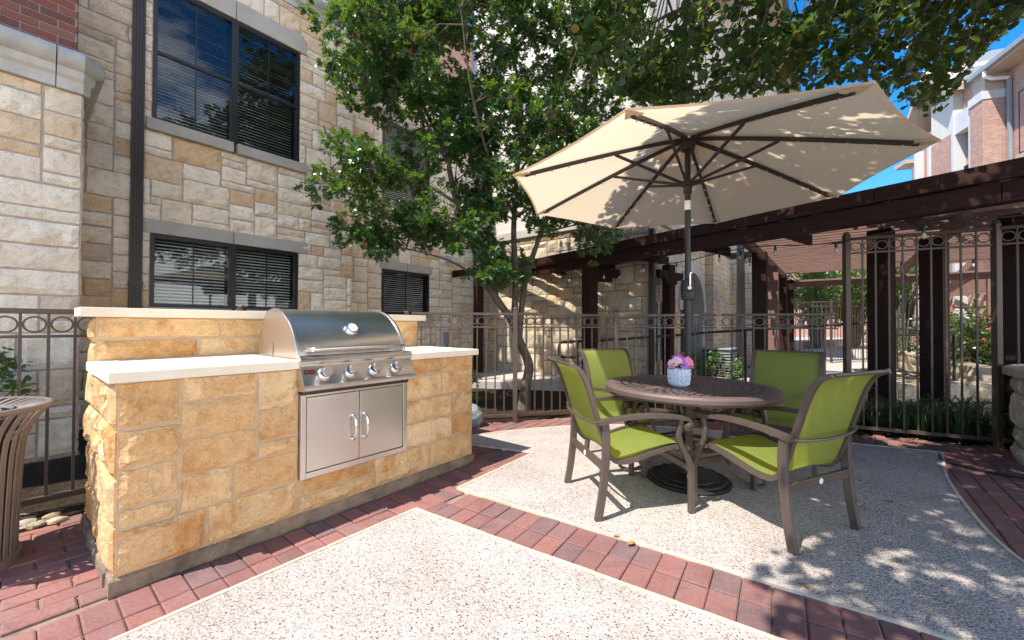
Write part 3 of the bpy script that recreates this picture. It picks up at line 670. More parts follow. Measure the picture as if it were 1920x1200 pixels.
for a,b,hx in ((X0+.036,xm-.002,xm-.045),(xm+.002,X1-.036,xm+.035)):
    dr = MB().box(a,b,-.026,-.006,Z0+.039,Z1-.039).build('door',MT['steeldoor'],ISLD,bevel=.002)
    MB().tube(cr([(hx,-.024,.435),(hx,-.05,.442),(hx,-.062,.47),(hx,-.068,.51),(hx,-.062,.55),(hx,-.05,.578),(hx,-.024,.585)],5),[.0085]*5+[.0075]*26,10).ball((hx,-.028,.435),.012,.006,.014).ball((hx,-.028,.585),.012,.006,.014).build('handle',MT['chrome'],dr,smooth=40)

# ------------------------------------------------------------------ gas grill set into the island
GR = thing('gas_grill','stainless steel built in gas grill with domed lid and four knobs','grill',P0,TH)
cp_ = [(-.02,.97),(.03,.972),(.05,.968),(.062,.956),(.066,.942),(.06,.928),(.05,.922),(.052,.918),(.098,.822),(.112,.812),(.117,.8),(.113,.787),(.1,.78),(.0,.776),(-.02,.776)]
MB().extrude(cp_,(.737,0,0),(0,-1,0),(0,0,1),(.758,0,0)).build('control_panel',MT['steel'],GR,smooth=30)
MB().box(.75,1.484,-.045,.0,.752,.775).build('heat_shield',MT['rib'],GR,bevel=.003)
pn = Vector((0,-(.918-.822),-(.098-.052))).normalized(); pn = Vector((0,-.9,.43)).normalized()      # outward normal of the sloping fascia
pn = Vector((0,-(.918-.822),.046)).normalized(); pt_ = Vector((0,-.046,-.096)).normalized()
def onp(s,k,d): return Vector((s,-.052-.046*k,.918-.096*k))+pn*d
def disc(mb, c, axis, prof, seg=24):
    ax = Vector(axis).normalized(); e1 = ax.orthogonal().normalized(); e2 = ax.cross(e1); vs=[]; fs=[]; m=len(prof)
    for r_,h in prof:
        for k in range(seg):
            a=2*math.pi*k/seg; vs.append(Vector(c)+ax*h+(e1*math.cos(a)+e2*math.sin(a))*r_)
    for i in range(m-1):
        for k in range(seg):
            k2=(k+1)%seg; fs.append((i*seg+k,i*seg+k2,(i+1)*seg+k2,(i+1)*seg+k))
    fs.append(tuple((m-1)*seg+k for k in range(seg)))
    return mb.add(vs,fs)
for s in (.865,1.028,1.191,1.354):
    kb = disc(MB(),onp(s,.5,0),pn,[(.04,0),(.04,.006),(.034,.012),(.03,.014)]).build('knob_bezel',MT['steel'],GR,smooth=35)
    disc(MB(),onp(s,.5,.012),pn,[(.022,0),(.022,.014),(.021,.018)]).build('collar',MT['black'],kb,smooth=35)
    disc(MB(),onp(s,.5,.03),pn,[(.0275,0),(.029,.003),(.029,.022),(.027,.026)]).bar(onp(s,.38,.0565),onp(s,.2,.0565),.003,.0015,pn).build('knob',MT['steeldoor'],kb,smooth=35)
bp = MB(); b0,b1 = onp(.748,.22,.001),onp(.815,.22,.001); bp.obox((b0+b1)/2+pt_*.012,(1,0,0),pt_,pn,.033,.013,.0012); BP = bp.build('badge',MT['black'],GR)
def text(body, size, mat, parent, origin, ex, ey, name='lettering', extr=.0006):
    cu = bpy.data.curves.new(name,'FONT'); cu.body = body; cu.size = size; cu.extrude = extr; cu.align_x = 'CENTER'; cu.align_y = 'CENTER'
    tmp = bpy.data.objects.new('tmp',cu); COL.objects.link(tmp); me = bpy.data.meshes.new_from_object(tmp.evaluated_get(bpy.context.evaluated_depsgraph_get())); bpy.data.objects.remove(tmp); bpy.data.curves.remove(cu)
    o = bpy.data.objects.new(name,me); COL.objects.link(o); o.parent = parent; me.materials.clear(); me.materials.append(mat)
    ex = Vector(ex).normalized(); ey = Vector(ey).normalized(); ez = ex.cross(ey)
    o.matrix_local = Matrix(((ex.x,ey.x,ez.x,origin[0]),(ex.y,ey.y,ez.y,origin[1]),(ex.z,ey.z,ez.z,origin[2]),(0,0,0,1))); return o
bc = (b0+b1)/2+pt_*.012+pn*.0016
text('BLAZE',.0185,MT['red'],BP,bc+Vector((.004,0,0)),(1,0,0),-pt_)
# domed lid: end plates and a rolled hood
lp = cr([(-.012,.972,0),(.02,.972,0),(-.0,.975,0)],1)
arc = [(.012,.975),(.022,1.01),(.042,1.058),(.078,1.112),(.125,1.163),(.19,1.212),(.26,1.243),(.335,1.256),(.41,1.247),(.465,1.225),(.5,1.19),(.508,1.15)]
arc = [(p.x,p.y) for p in cr([(a,b,0) for a,b in arc],4)]
def shell(mb, pr, x0, x1, th):
    n = len(pr); inn = []
    for i in range(n):
        a = Vector(pr[max(i-1,0)]); b = Vector(pr[min(i+1,n-1)]); t = (b-a).normalized(); inn.append((pr[i][0]+t.y*th,pr[i][1]-t.x*th))
    poly = list(pr)+inn[::-1]
    return mb.extrude(poly,(x0,0,0),(0,1,0),(0,0,1),(x1-x0,0,0))
lid = MB(); ns = 2
vs=[]; 
for x in (.762,1.478):
    for a,b in arc: vs.append((x,a,b))
n = len(arc); lid.add(vs,[(i,n+i,n+i+1,i+1) for i in range(n-1)])
back = [(.508,1.15),(.508,.97)]; lid.add([(.762,.508,1.15),(1.478,.508,1.15),(1.478,.508,.96),(.762,.508,.96)],[(0,1,2,3)])
LID = lid.build('lid',MT['steel'],GR,smooth=50)
endp = [(.006,.955)]+[(a-.006 if i<18 else a,b+.006) for i,(a,b) in enumerate(arc)]+[(.512,1.04),(.37,.957)]
for a,b in ((.742,.764),(1.476,1.494)):
    MB().extrude(endp,(a,0,0),(0,1,0),(0,0,1),(b-a,0,0)).build('end_plate',MT['steeldoor'],LID,bevel=.004)
    MB().extrude([(.36,.953),(.58,.953),(.58,1.1),(.52,1.125),(.5,1.1)],(a+.004,0,0),(0,1,0),(0,0,1),(.008,0,0)).build('hinge_bracket',MT['steel'],GR)
    MB().box(a-.02,b+.02,.0,.585,.953,.959).build('trim_flange',MT['steel'],GR)
sl_ = MB(); sl_.extrude([(.335,.96),(.347,.96),(.343,1.01),(.338,1.045),(.331,1.045),(.335,1.01)],(.7415,0,0),(0,1,0),(0,0,1),(.001,0,0)); sl_.build('slot',MT['dark'],LID)
MB().box(.764,1.476,.02,.5,.955,.966).build('firebox_rim',MT['rib'],GR)
hp = cr([(.81,.02,1.01),(.812,-.035,1.012),(.83,-.055,1.013),(.95,-.068,1.016),(1.12,-.073,1.017),(1.29,-.068,1.016),(1.41,-.055,1.013),(1.428,-.035,1.012),(1.43,.02,1.01)],5)
MB().tube(hp,.0145,10).build('handle',MT['steeldoor'],LID,smooth=40)
tn = Vector((0,-.78,.62)).normalized(); tcn = Vector((1.125,.094,1.13))
TG = disc(MB(),tcn,tn,[(.044,0),(.046,.004),(.046,.012),(.04,.02),(.034,.021),(.033,.017)],28).build('thermometer',MT['chrome'],LID,smooth=35)
disc(MB(),tcn,tn,[(.033,.0172),(.001,.0174)],28).build('dial',MT['stickerwhite'],TG)
e1_ = Vector((1,0,0)); e2_ = tn.cross(e1_).normalized(); dl = MB()
for k in range(11):
    a = R(-40+26*k); d_ = e1_*math.cos(a)+e2_*math.sin(a); dl.bar(tcn+tn*.0185+d_*.023,tcn+tn*.0185+d_*.029,.0025,.001,tn)
dl.bar(tcn+tn*.0188,tcn+tn*.0188+(e2_*.02-e1_*.006),.003,.001,tn); dl.build('dial_marks',MT['black'],TG)

# ------------------------------------------------------------------ litter receptacle
TC = thing('trash_can','brown metal slatted litter bin with flared open rim beside the stone island','litter bin',(-2.62,1.855,0))
pf_ = [(.232,.03),(.236,.2),(.243,.4),(.252,.55),(.268,.63),(.297,.69),(.326,.73),(.334,.745)]
for nm,stt in (('slat',0),):
    sm = MB(); k = 40
    for q in range(k):
        a = 2*math.pi*q/k; c,s = math.cos(a),math.sin(a)
        pts = cr([(r_*c,r_*s,z) for r_,z in pf_]+[(.325*c,.325*s,.757),(.28*c,.28*s,.752),(.225*c,.225*s,.735)],3)
        sm.sweep(pts,(-s,c,0),.026,.007)
    sm.build('slat_body',MT['bin'],TC,smooth=30,bevel=.003)
MB().lathe([(.334,.738),(.346,.742),(.35,.752),(.346,.762),(.334,.766),(.322,.763),(.32,.752),(.325,.742)],48).build('top_rim',MT['bin'],TC,smooth=50)
MB().lathe([(.214,.742),(.224,.728),(.214,.722),(.206,.73),(.214,.742)],40).build('inner_ring',MT['bin'],TC,smooth=50)
MB().lathe([(.0,.0),(.25,0),(.252,.02),(.25,.045),(.226,.05),(.0,.05)],40).build('base_ring',MT['bin'],TC,smooth=40)
MB().lathe([(.0,.06),(.205,.06),(.21,.7),(.19,.7),(.185,.1),(0,.1)],32).build('liner',MT['black'],TC,smooth=40)
# ------------------------------------------------------------------ iron fences with a ring frieze
def V3(p, z=0): return Vector((p[0],p[1],z))
def fence(label, pts, zt, gates=(), sp=.112, gap=.13, posts=None, grp='bronze fence runs round the patio'):
    root = thing('iron_fence',label,'fence',(pts[0][0],pts[0][1],0),0,grp); o = V3(pts[0])
    for i,p in enumerate(pts):
        if posts and not posts[i]: continue
        h = zt+.035; q = V3(p)-o; pm_ = MB().box(q.x-.027,q.x+.027,q.y-.027,q.y+.027,0,h).ball((q.x,q.y,h+.012),.03,.03,.022)
        pm_.build('post',MT['bronze'],root,bevel=.003)
    for a,b in zip(pts,pts[1:]):
        a = V3(a)-o; b = V3(b)-o; t = (b-a).normalized(); a1 = a+t*.027; b1 = b-t*.027; L = (b1-a1).length; sd = Vector((-t.y,t.x,0)); Z = Vector((0,0,1))
        MB().obox((a1+b1)/2+Z*(zt-.016),t,sd,Z,L/2,.021,.016).build('top_rail',MT['bronze'],root,bevel=.003)
        MB().obox((a1+b1)/2+Z*.075,t,sd,Z,L/2,.016,.018).build('bottom_rail',MT['bronze'],root,bevel=.003)
        n = max(1,round(L/sp)); w_ = L/n; z1 = zt-.032; z0 = zt-.032-gap
        fr_ = MB(); fr_.obox((a1+b1)/2+Z*(z0-.009),t,sd,Z,L/2,.013,.009)
        pk = MB()
        for k in range(n):
            c = a1+t*(w_*(k+.5))
            fr_.ring(c+Z*((z0+z1)/2),t,Z,min(w_*.41,gap*.42),.0075,20)
            if k < n-1:
                q = a1+t*(w_*(k+1)); pk.obox(q+Z*((.093+z0-.018)/2),t,sd,Z,.0075,.0075,(z0-.018-.093)/2); fr_.obox(q+Z*((z0+z1)/2),t,sd,Z,.0065,.0065,gap/2)
        fr_.build('ring_frieze',MT['bronze'],root); pk.build('pickets',MT['bronze'],root)
    return root
fence('long straight bronze fence with ring frieze behind the stone island and litter bin',[xy(I(s,1.41)) for s in (-3.6,-1.75,.9,2.55)],1.25)
fence('waist high bronze fence with ring frieze curving behind the green chairs',[xy(I(2.58,1.41)),FB,FC,((FC[0]*.5+FD[0]*.5),(FC[1]*.5+FD[1]*.5)+.02),(3.60,4.425)],1.305,posts=(0,1,1,0,0))
fence('head high bronze fence panel with ring frieze beneath the dark pergola beam',[FD,FE,FF],2.12)

# ------------------------------------------------------------------ dining chairs
def make_chair(label):
    t = thing('patio_chair',label,'chair'); A = MT['taupe']
    rail = [(.285,.375),(.27,.398),(.2,.405),(.06,.375),(-.08,.335),(-.17,.328),(-.225,.36),(-.262,.45),(-.3,.57),(-.35,.735),(-.385,.83),(-.425,.89),(-.48,.916)]
    for sy in (-1,1):
        y = sy*.26
        MB().sweep(cr([(x,y,z) for x,z in rail],5),(0,1,0),.032,.026).build('side_rail',A,t,smooth=40,bevel=.004)
        yl = sy*.292
        MB().sweep(cr([(-.315,yl,0),(-.287,yl,.16),(-.268,yl,.34),(-.265,yl,.48),(-.272,yl,.572)],5),(0,1,0),.03,.046).build('rear_leg',A,t,smooth=40,bevel=.005)
        MB().sweep(cr([(.225,yl,.578),(.212,yl,.53),(.205,yl,.485),(.222,yl,.42),(.262,yl,.345),(.288,yl,.28),(.292,yl,.22),(.29,yl,.1),(.29,yl,0)],5),(0,1,0),.03,[.03]*20+[.036]*21).build('front_leg',A,t,smooth=40,bevel=.005)
        arm = [(-.315,.572),(-.29,.578),(-.15,.598),(0,.606),(.13,.6),(.235,.585),(.272,.567),(.284,.542),(.27,.518),(.246,.519),(.24,.538),(.254,.549)]
        ob = MB().sweep(cr([(x,yl,z) for x,z in arm],5),(0,1,0),.052,[.024]*28+[.016]*28)
        for s2 in (-1,1): disc(ob,(.262,yl+s2*.025,.541),(0,s2,0),[(.02,0),(.019,.006),(.012,.009)],14)
        ob.build('armrest',A,t,smooth=40,bevel=.004)
        MB().bar((.2,yl,.402),(.2,sy*.245,.402),.02,.02).build('bracket',A,t); MB().bar((-.262,yl,.45),(-.262,sy*.245,.45),.02,.02).build('bracket',A,t)
    st_ = MB().obox((-.277,0,.31),(0,1,0),(1,0,0),(0,0,1),.278,.011,.024).build('rear_stretcher',A,t,bevel=.003)
    disc(MB(),(-.289,0,.31),(-1,0,0),[(.017,0),(.016,.002)],20).build('badge',MT['stickerwhite'],st_)
    MB().obox((.288,0,.27),(0,1,0),(1,0,0),(0,0,1),.278,.01,.02).build('front_stretcher',A,t,bevel=.003)
    MB().tube(cr([(-.29,-.287,.575),(-.325,-.255,.567),(-.345,-.12,.562),(-.35,0,.56),(-.345,.12,.562),(-.325,.255,.567),(-.29,.287,.575)],4),.009,8).build('back_bar',A,t,smooth=40)
    MB().tube([(-.477,-.25,.915),(-.477,.25,.915)],.011,8).build('cross_tube',A,t,smooth=40); MB().tube([(.272,-.25,.378),(.272,.25,.378)],.011,8).build('cross_tube',A,t,smooth=40)
    pts = cr([(x,0,z) for x,z in rail],4); pts = pts[2:]
    s_ = MB(); m = 8; vs = []
    for k,p in enumerate(pts):
        tg = (pts[min(k+1,len(pts)-1)]-pts[max(k-1,0)]).normalized(); nr = Vector((0,1,0)).cross(tg)
        f = k/(len(pts)-1); sag = .02*math.sin(math.pi*f)
        for j in range(m+1):
            v = j/m*2-1; vs.append(p+Vector((0,v*.25,0))-(nr*-1)*(0)-Vector((tg.z*-1,0,tg.x))*(sag*(1-v*v))*1)
    s_.add(vs,[(k*(m+1)+j,k*(m+1)+j+1,(k+1)*(m+1)+j+1,(k+1)*(m+1)+j) for k in range(len(pts)-1) for j in range(m)])
    s_.build('sling',MT['sling'],t,smooth=60)
    return t
ch = make_chair('green sling armchair with its side to us, nearest the stone island')
ch.location = (.77,2.735,.008); ch.rotation_euler.z = R(10); ch['group'] = 'green sling chairs around the patio table'
dup(ch,(1.56,2.465,.008),R(115),'green sling armchair with its back to us, in front of the table')
dup(ch,(1.07,3.5,.008),R(-66),'green sling armchair facing us across the table, half sunlit, beside the flower pot')
dup(ch,(2.2,3.36,.008),R(226),'shaded green sling armchair drawn back from the table beside the tall fence')

# ------------------------------------------------------------------ table
TX,TY = 1.32,3.03
def m_table():
    t = NT('cast_table_top'); s_ = t.n('ShaderNodeSeparateXYZ',{0:t.co()}); x,y = s_.outputs[0],s_.outputs[1]
    r_ = t.math('SQRT',t.math('ADD',t.math('MULTIPLY',x,x),t.math('MULTIPLY',y,y))); a = t.math('ARCTAN2',y,x)
    v = t.n('ShaderNodeCombineXYZ',{'X':t.math('MULTIPLY',a,7.),'Y':t.math('MULTIPLY',r_,15.)}).outputs[0]
    b = t.n('ShaderNodeTexBrick',{'Vector':v,'Scale':1.,'Mortar Size':.14,'Mortar Smooth':.25,'Brick Width':.95,'Row Height':.9,'Color1':(1,1,1,1),'Color2':(.8,.8,.8,1),'Mortar':(0,0,0,1)})
    msk = t.math('MULTIPLY',t.math('LESS_THAN',r_,.53),t.math('LESS_THAN',t.noise(4,2),.62))
    m2 = t.math('MULTIPLY',b.outputs['Fac'],msk)
    n1 = t.noise(12,4); c = t.mix(n1,(.115,.076,.064),(.16,.11,.094)); c = t.mix(m2,c,(.015,.01,.009))
    h = t.math('SUBTRACT',t.math('MULTIPLY',t.noise(120,3),.12),m2)
    return t.done(t.bsdf(c,.5,.15,t.bump(h,1.,.012),.45))
MT['table'] = m_table()
TB = thing('patio_table','round brown cast metal table with woven pattern top between green chairs','table',(TX,TY,.008))
MB().lathe([(0,.712),(.1,.712),(.3,.712),(.53,.711),(.562,.715),(.588,.71),(.602,.696),(.602,.672),(.59,.656),(.57,.658),(.555,.682),(.3,.69),(0,.69)],72).build('tabletop',MT['table'],TB,smooth=30)
for k in range(4):
    a = R(-112+90*k); c,s = math.cos(a),math.sin(a); sd = (-s,c,0)
    lg = MB().sweep(cr([(.34*c,.34*s,.69),(.3*c,.3*s,.55),(.24*c,.24*s,.36),(.22*c,.22*s,.24)],5),sd,.046,.02)
    lg.sweep(cr([(.22*c,.22*s,.26),(.235*c,.235*s,.18),(.29*c,.29*s,.09),(.37*c,.37*s,.035),(.44*c,.44*s,.02),(.485*c,.485*s,.03),(.5*c,.5*s,.055),(.482*c,.482*s,.07)],5),sd,.03,.018)
    lg.build('leg',MT['taupe'],TB,smooth=40,bevel=.003)
MB().lathe([(.19,.27),(.235,.27),(.24,.28),(.235,.292),(.19,.292),(.185,.28),(.19,.27)],40).bar((-.19,0,.281),(.19,0,.281),.03,.012).bar((0,-.19,.281),(0,.19,.281),.03,.012).build('ring_shelf',MT['taupe'],TB,smooth=40)

# ------------------------------------------------------------------ umbrella
UB = thing('patio_umbrella','open beige market umbrella with dark ribs standing through the table','umbrella',(TX,TY,.008))
HZ,RZ,RR = 2.575,2.20,1.34
cv = MB(); nr,na = 10,8; vs = []; A0_ = R(-80.2)
ring_n = 8*na
for i in range(nr+1):
    f = i/nr; 
    for k in range(ring_n):
        q,fr2 = divmod(k,na); ff = fr2/na; a1_,a2_ = A0_+q*math.pi/4,A0_+(q+1)*math.pi/4
        rad = .03+(RR-.03)*f; z = HZ-(HZ-RZ)*(f**1.12)
        p = Vector((math.cos(a1_),math.sin(a1_),0))*(1-ff)+Vector((math.cos(a2_),math.sin(a2_),0))*ff
        inw = 1-.022*math.sin(math.pi*ff)*f**2
        vs.append((p.x*rad*inw,p.y*rad*inw,z-.018*math.sin(math.pi*ff)*math.sin(math.pi*min(1,f*.95))))
cv.add(vs,[(i*ring_n+k,i*ring_n+(k+1)%ring_n,(i+1)*ring_n+(k+1)%ring_n,(i+1)*ring_n+k) for i in range(nr) for k in range(ring_n)])
cvo = cv.build('canopy',MT['canvas'],UB,smooth=14)
hm = MB()
for q in range(8):
    a1_,a2_ = A0_+q*math.pi/4,A0_+(q+1)*math.pi/4; b = vs[nr*ring_n+q*na:nr*ring_n+q*na+na]+[vs[nr*ring_n+((q+1)%8)*na]]
    for p,q2 in zip(b,b[1:]): hm.add([p,q2,(q2[0]*.985,q2[1]*.985,q2[2]-.004),(p[0]*.985,p[1]*.985,p[2]-.004)],[(0,1,2,3)])
    c,s = math.cos(a1_),math.sin(a1_); MB().extrude([(0,-.05),(.115,-.004),(.115,.004),(0,.05)],(1.222*c,1.222*s,RZ+.012),(c,s,-.12),(-s,c,0),(0,0,-.006)).build('rib_pocket',MT['canvas'],cvo)
hm.build('hem',MT['canvas'],cvo)
vt = MB(); 
vt.lathe([(.0,HZ+.06),(.12,HZ+.035),(.25,HZ-.005),(.3,HZ-.03)],8,(0,0,0),A0_,A0_+2*math.pi); vt.build('vent_cap',MT['canvas'],cvo)
MB().tube([(0,0,0),(0,0,1.38)],.024,20).tube([(0,0,1.38),(0,0,2.56)],.0215,20).build('pole',MT['pole'],UB,smooth=40)
MB().lathe([(.0222,2.02),(.0222,2.09),(.0215,2.09)],20).build('sticker',MT['stickerwhite'],UB,smooth=40)
MB().lathe([(.022,2.47),(.05,2.475),(.055,2.5),(.055,2.53),(.04,2.545),(.022,2.55)],16).build('top_hub',MT['rib'],UB,smooth=40)
MB().lathe([(.022,2.155),(.03,2.15),(.03,2.2),(.046,2.205),(.048,2.235),(.03,2.24),(.022,2.245)],16).build('runner',MT['rib'],UB,smooth=40)
for q in range(8):
    a1_ = A0_+q*math.pi/4; c,s = math.cos(a1_),math.sin(a1_)
    zr = lambda r_: HZ-(HZ-RZ)*(((r_-.03)/(RR-.03))**1.12)-.026
    rb = MB().sweep([(r_*c,r_*s,zr(r_)) for r_ in (.045,.2,.4,.6,.8,1.0,1.15,1.25)],(-s,c,0),.02,.026).build('rib',MT['rib'],UB,bevel=.003)
    MB().sweep([(.045*c,.045*s,2.222),(.57*c,.57*s,zr(.57)-.018)],(-s,c,0),.014,.018).ball((.57*c,.57*s,zr(.57)-.012),.016,.016,.016,8,6).build('strut',MT['rib'],rb)
    for k in range(5): r_ = .68+k*.125; MB().ball((r_*c,r_*s,zr(r_)-.018),.0065,.0065,.008,8,6).build('light_bead',MT['bulb'],rb,smooth=60)
cb = MB().lathe([(.025,1.34),(.045,1.345),(.05,1.37),(.05,1.46),(.045,1.49),(.026,1.5)],20); disc(cb,(-.01,-.045,1.43),(-.25,-.97,0),[(.03,0),(.03,.018),(.025,.022)],16)
CB = cb.build('crank_housing',MT['pole'],UB,smooth=40)
MB().sweep(cr([(-.016,-.072,1.425),(-.016,-.076,1.47),(-.015,-.074,1.54)],4),(1,0,0),.009,.005).tube([(-.015,-.074,1.535),(-.018,-.095,1.535)],.006,8).build('crank_handle',MT['steel'],CB)
disc(MB(),(-.016,-.068,1.43),(-.25,-.97,0),[(.014,0),(.013,.004)],14).build('crank_badge',MT['stickerwhite'],CB)
ub = MB().lathe([(0,0),(.292,0),(.295,.012),(.285,.022),(.26,.026),(.255,.034),(.2,.038),(.195,.046),(.1,.05),(.05,.056),(.04,.07),(.036,.3),(.026,.31)],56)
for k in range(16):
    a = 2*math.pi*k/16; ub.ring((.228*math.cos(a),.228*math.sin(a),.036),(math.cos(a),math.sin(a),0),(-math.sin(a),math.cos(a),0),.026,.005,12)
ub.build('base',MT['black'],UB,smooth=35)

# ------------------------------------------------------------------ flower pot
PT = thing('flower_pot','white faceted ceramic pot of pink and purple flowers on the brown table','flower pot',(1.222,2.955,.72))
pm2 = MB(); rows = 7; cols = 18; vs=[]
for j in range(rows+1):
    z = .012+.118*j/rows; r_ = .066+.012*math.sin(math.pi*min(1,(j+.8)/rows*.62))
    for k in range(cols*2):
        a = math.pi*(k+(j%2))/cols; rr = r_+(.0035 if k%2==0 else -.0025); vs.append((rr*math.cos(a),rr*math.sin(a),z))
m = cols*2
fs=[]
for j in range(rows):
    for k in range(m):
        if j%2==0: fs += [(j*m+k,j*m+(k+1)%m,(j+1)*m+k),((j+1)*m+k,j*m+(k+1)%m,(j+1)*m+(k+1)%m)] if 0 else [(j*m+k,j*m+(k+1)%m,(j+1)*m+k),(j*m+(k+1)%m,(j+1)*m+(k+1)%m,(j+1)*m+k)]
        else: fs += [(j*m+k,j*m+(k+1)%m,(j+1)*m+(k+1)%m),(j*m+k,(j+1)*m+(k+1)%m,(j+1)*m+k)] if 0 else [(j*m+k,j*m+(k+1)%m,(j+1)*m+k),(j*m+(k+1)%m,(j+1)*m+(k+1)%m,(j+1)*m+k)]
pm2.add(vs,fs); pm2.lathe([(0,0),(.056,0),(.064,.008),(.066,.013)],36).lathe([(.073,.129),(.075,.132),(.069,.133),(.066,.11),(0,.11)],36)
pm2.build('pot',MT['pot'],PT)
def flower(c, ax, rad, mat, layers=3, np_=14):
    f = MB(); ax = Vector(ax).normalized(); e1 = ax.orthogonal().normalized(); e2 = ax.cross(e1)
    for l in range(layers):
        r_ = rad*(1-.24*l); lift = .25+.35*l
        for k in range(np_):
            a = 2*math.pi*(k+.5*l)/np_+rng.uniform(-.1,.1); d = e1*math.cos(a)+e2*math.sin(a); sd = ax.cross(d); q = r_*rng.uniform(.88,1.08); w_ = r_*.19
            b = Vector(c); p1 = b+d*q*.5+ax*(lift*q*.45); p2 = b+d*q+ax*(lift*q*.5-.1*q)
            f.add([b+ax*.002*l,p1-sd*w_+ax*.002,p2-sd*w_*.4,p2+sd*w_*.4,p1+sd*w_+ax*.002],[(0,1,2,3,4)])
    f.ball(Vector(c)+ax*rad*.25,rad*.16,rad*.16,rad*.16,8,6)
    return f.build('flower',mat,PT)
for c,ax,r_,mt in (((-.058,-.03,.165),(-.75,-.6,.5),.042,'palepink'),((-.03,-.045,.185),(-.35,-.75,.55),.038,'palepink'),((.0,-.035,.19),(-.1,-.6,.8),.048,'purple'),((-.012,-.0,.212),(-.3,-.2,.95),.046,'purple'),((.05,-.045,.175),(.35,-.85,.4),.05,'pink'),((.062,-.01,.185),(.8,-.3,.5),.044,'pink'),((.035,.03,.205),(.4,.3,.9),.04,'pink'),((.012,-.065,.155),(.0,-.95,.25),.036,'purple'),((.03,0,.235),(.1,0,1),.018,'orange'),((.085,-.03,.16),(.9,-.4,.1),.02,'orange')):
    flower(c,ax,r_,MT[mt])
lf = MB()
for k in range(26):
    a = rng.uniform(0,6.28); d = Vector((math.cos(a),math.sin(a),0)); sd = Vector((-d.y,d.x,0)); b = d*.03+Vector((0,0,.12)); q = rng.uniform(.06,.095); h = rng.uniform(.005,.06)
    lf.add([b,b+d*q*.5+sd*.014+Vector((0,0,h)),b+d*q+Vector((0,0,h*.8)),b+d*q*.5-sd*.014+Vector((0,0,h))],[(0,1,2,3)])
lf.build('leaves',MT['bush'],PT)
# ------------------------------------------------------------------ pergola along the far side of the patio
PO = Vector((4.05,3.18,0)); PA = Vector((-.583,.813,0)).normalized(); PB = Vector((PA.y,-PA.x,0)); Zv = Vector((0,0,1))
PG = thing('pergola','long dark brown timber pergola running behind the umbrella and fence','pergola',(0,0,0))
def pgl(a, b, z=0): return PO+PA*a+PB*b+Zv*z
def slab(name, mat, a0,a1,b0,b1,z0,z1, parent=None, bev=.006):
    c = pgl((a0+a1)/2,(b0+b1)/2,(z0+z1)/2)
    return MB().obox(c,PA,PB,Zv,(a1-a0)/2,(b1-b0)/2,(z1-z0)/2).build(name,MT[mat],parent or PG,bevel=bev)
AL = 7.95
for a0,a1 in ((-3.0,.9),(.905,4.6),(4.605,AL)): slab('fascia','wood',a0,a1,-.03,.02,2.355,2.5)
slab('beam','wood',.12,AL,.035,.095,2.18,2.352); slab('beam','wood',-3.0,.117,.035,.095,2.18,2.352)
slab('beam','wood',-3.0,AL,.105,.165,2.18,2.352)
MB().bar(I(6.28,4.66,2.36),I(6.28,3.9,2.36),.07,.15).build('beam',MT['wood'],PG,bevel=.006)
def post(x, y, w, zt, mat='wood', ang=None, zb=-.04, cap=True):
    t = PA if ang is None else Vector((math.cos(ang),math.sin(ang),0)); s = Vector((-t.y,t.x,0))
    p = MB().obox((x,y,(zt+zb)/2),t,s,Zv,w/2,w/2,(zt-zb)/2).build('post',MT[mat],PG,bevel=.008)
    return p
post(1.36,7.06,.2,2.18); post(-.75,9.05,.17,2.3); post(2.95,7.6,.17,2.3); post(5.18,4.12,.26,2.3); post(4.85,5.3,.24,2.42); post(5.42,5.2,.22,2.3); post(5.75,5.45,.2,2.3)
# knee brackets under the beam ends at the near posts
def bracket(p, d, L=.55, z=2.18):
    p = Vector(p); d = Vector(d).normalized()
    MB().extrude([(0,0),(L,0),(L,-.1),(L-.06,-.15),(L-.14,-.13),(L-.2,-.17),(L-.22,-.24),(0,-.26)],p+Vector((0,0,z)),d,Zv,Vector((-d.y,d.x,0))*.08).build('bracket',MT['wood'],PG,bevel=.005)
bracket((1.36,7.06,0)+PB*.1 if 0 else (1.42,7.02,0),PB,.7); bracket((2.95,7.6,0),PB,.5); bracket((2.95,7.6,0),-PB,.4); bracket((5.18,4.12,0),-PB,.5,2.22)
for k in range(44):
    b = .18+k*.0455 if 0 else 0
nb_ = 6
for k in range(nb_): slab('louver','wood',-3.0,AL-.1,.25+k*.15,.29+k*.15,2.36,2.49,bev=0)
for a in [(-2.4+1.05*k) for k in range(10)]: slab('rafter','wood',a-.022,a+.022,.17,1.15,2.22,2.355,bev=.004)
# covered walk leading away from the patio
E1 = Vector((.627,.779,0)); E2 = Vector((.779,-.627,0)); Q0 = Vector((3.38,5.85,0))
WK = thing('pergola_walk','sunlit brown slatted pergola roof over the walkway behind the tall fence','pergola',(0,0,0))
def wk(e, w_, z): return Q0+E1*e+E2*w_+Zv*z
def wbox(name, mat, e0,e1,w0,w1,z0,z1,bev=.005):
    return MB().obox(wk((e0+e1)/2,(w0+w1)/2,(z0+z1)/2),E1,E2,Zv,(e1-e0)/2,(w1-w0)/2,(z1-z0)/2).build(name,MT[mat],WK,bevel=bev)
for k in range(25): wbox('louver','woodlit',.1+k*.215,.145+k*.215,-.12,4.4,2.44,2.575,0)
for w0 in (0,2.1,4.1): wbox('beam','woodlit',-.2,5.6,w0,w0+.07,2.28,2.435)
for e in (5.3,): wbox('beam','woodlit',e,e+.07,-.3,4.5,2.1,2.27)
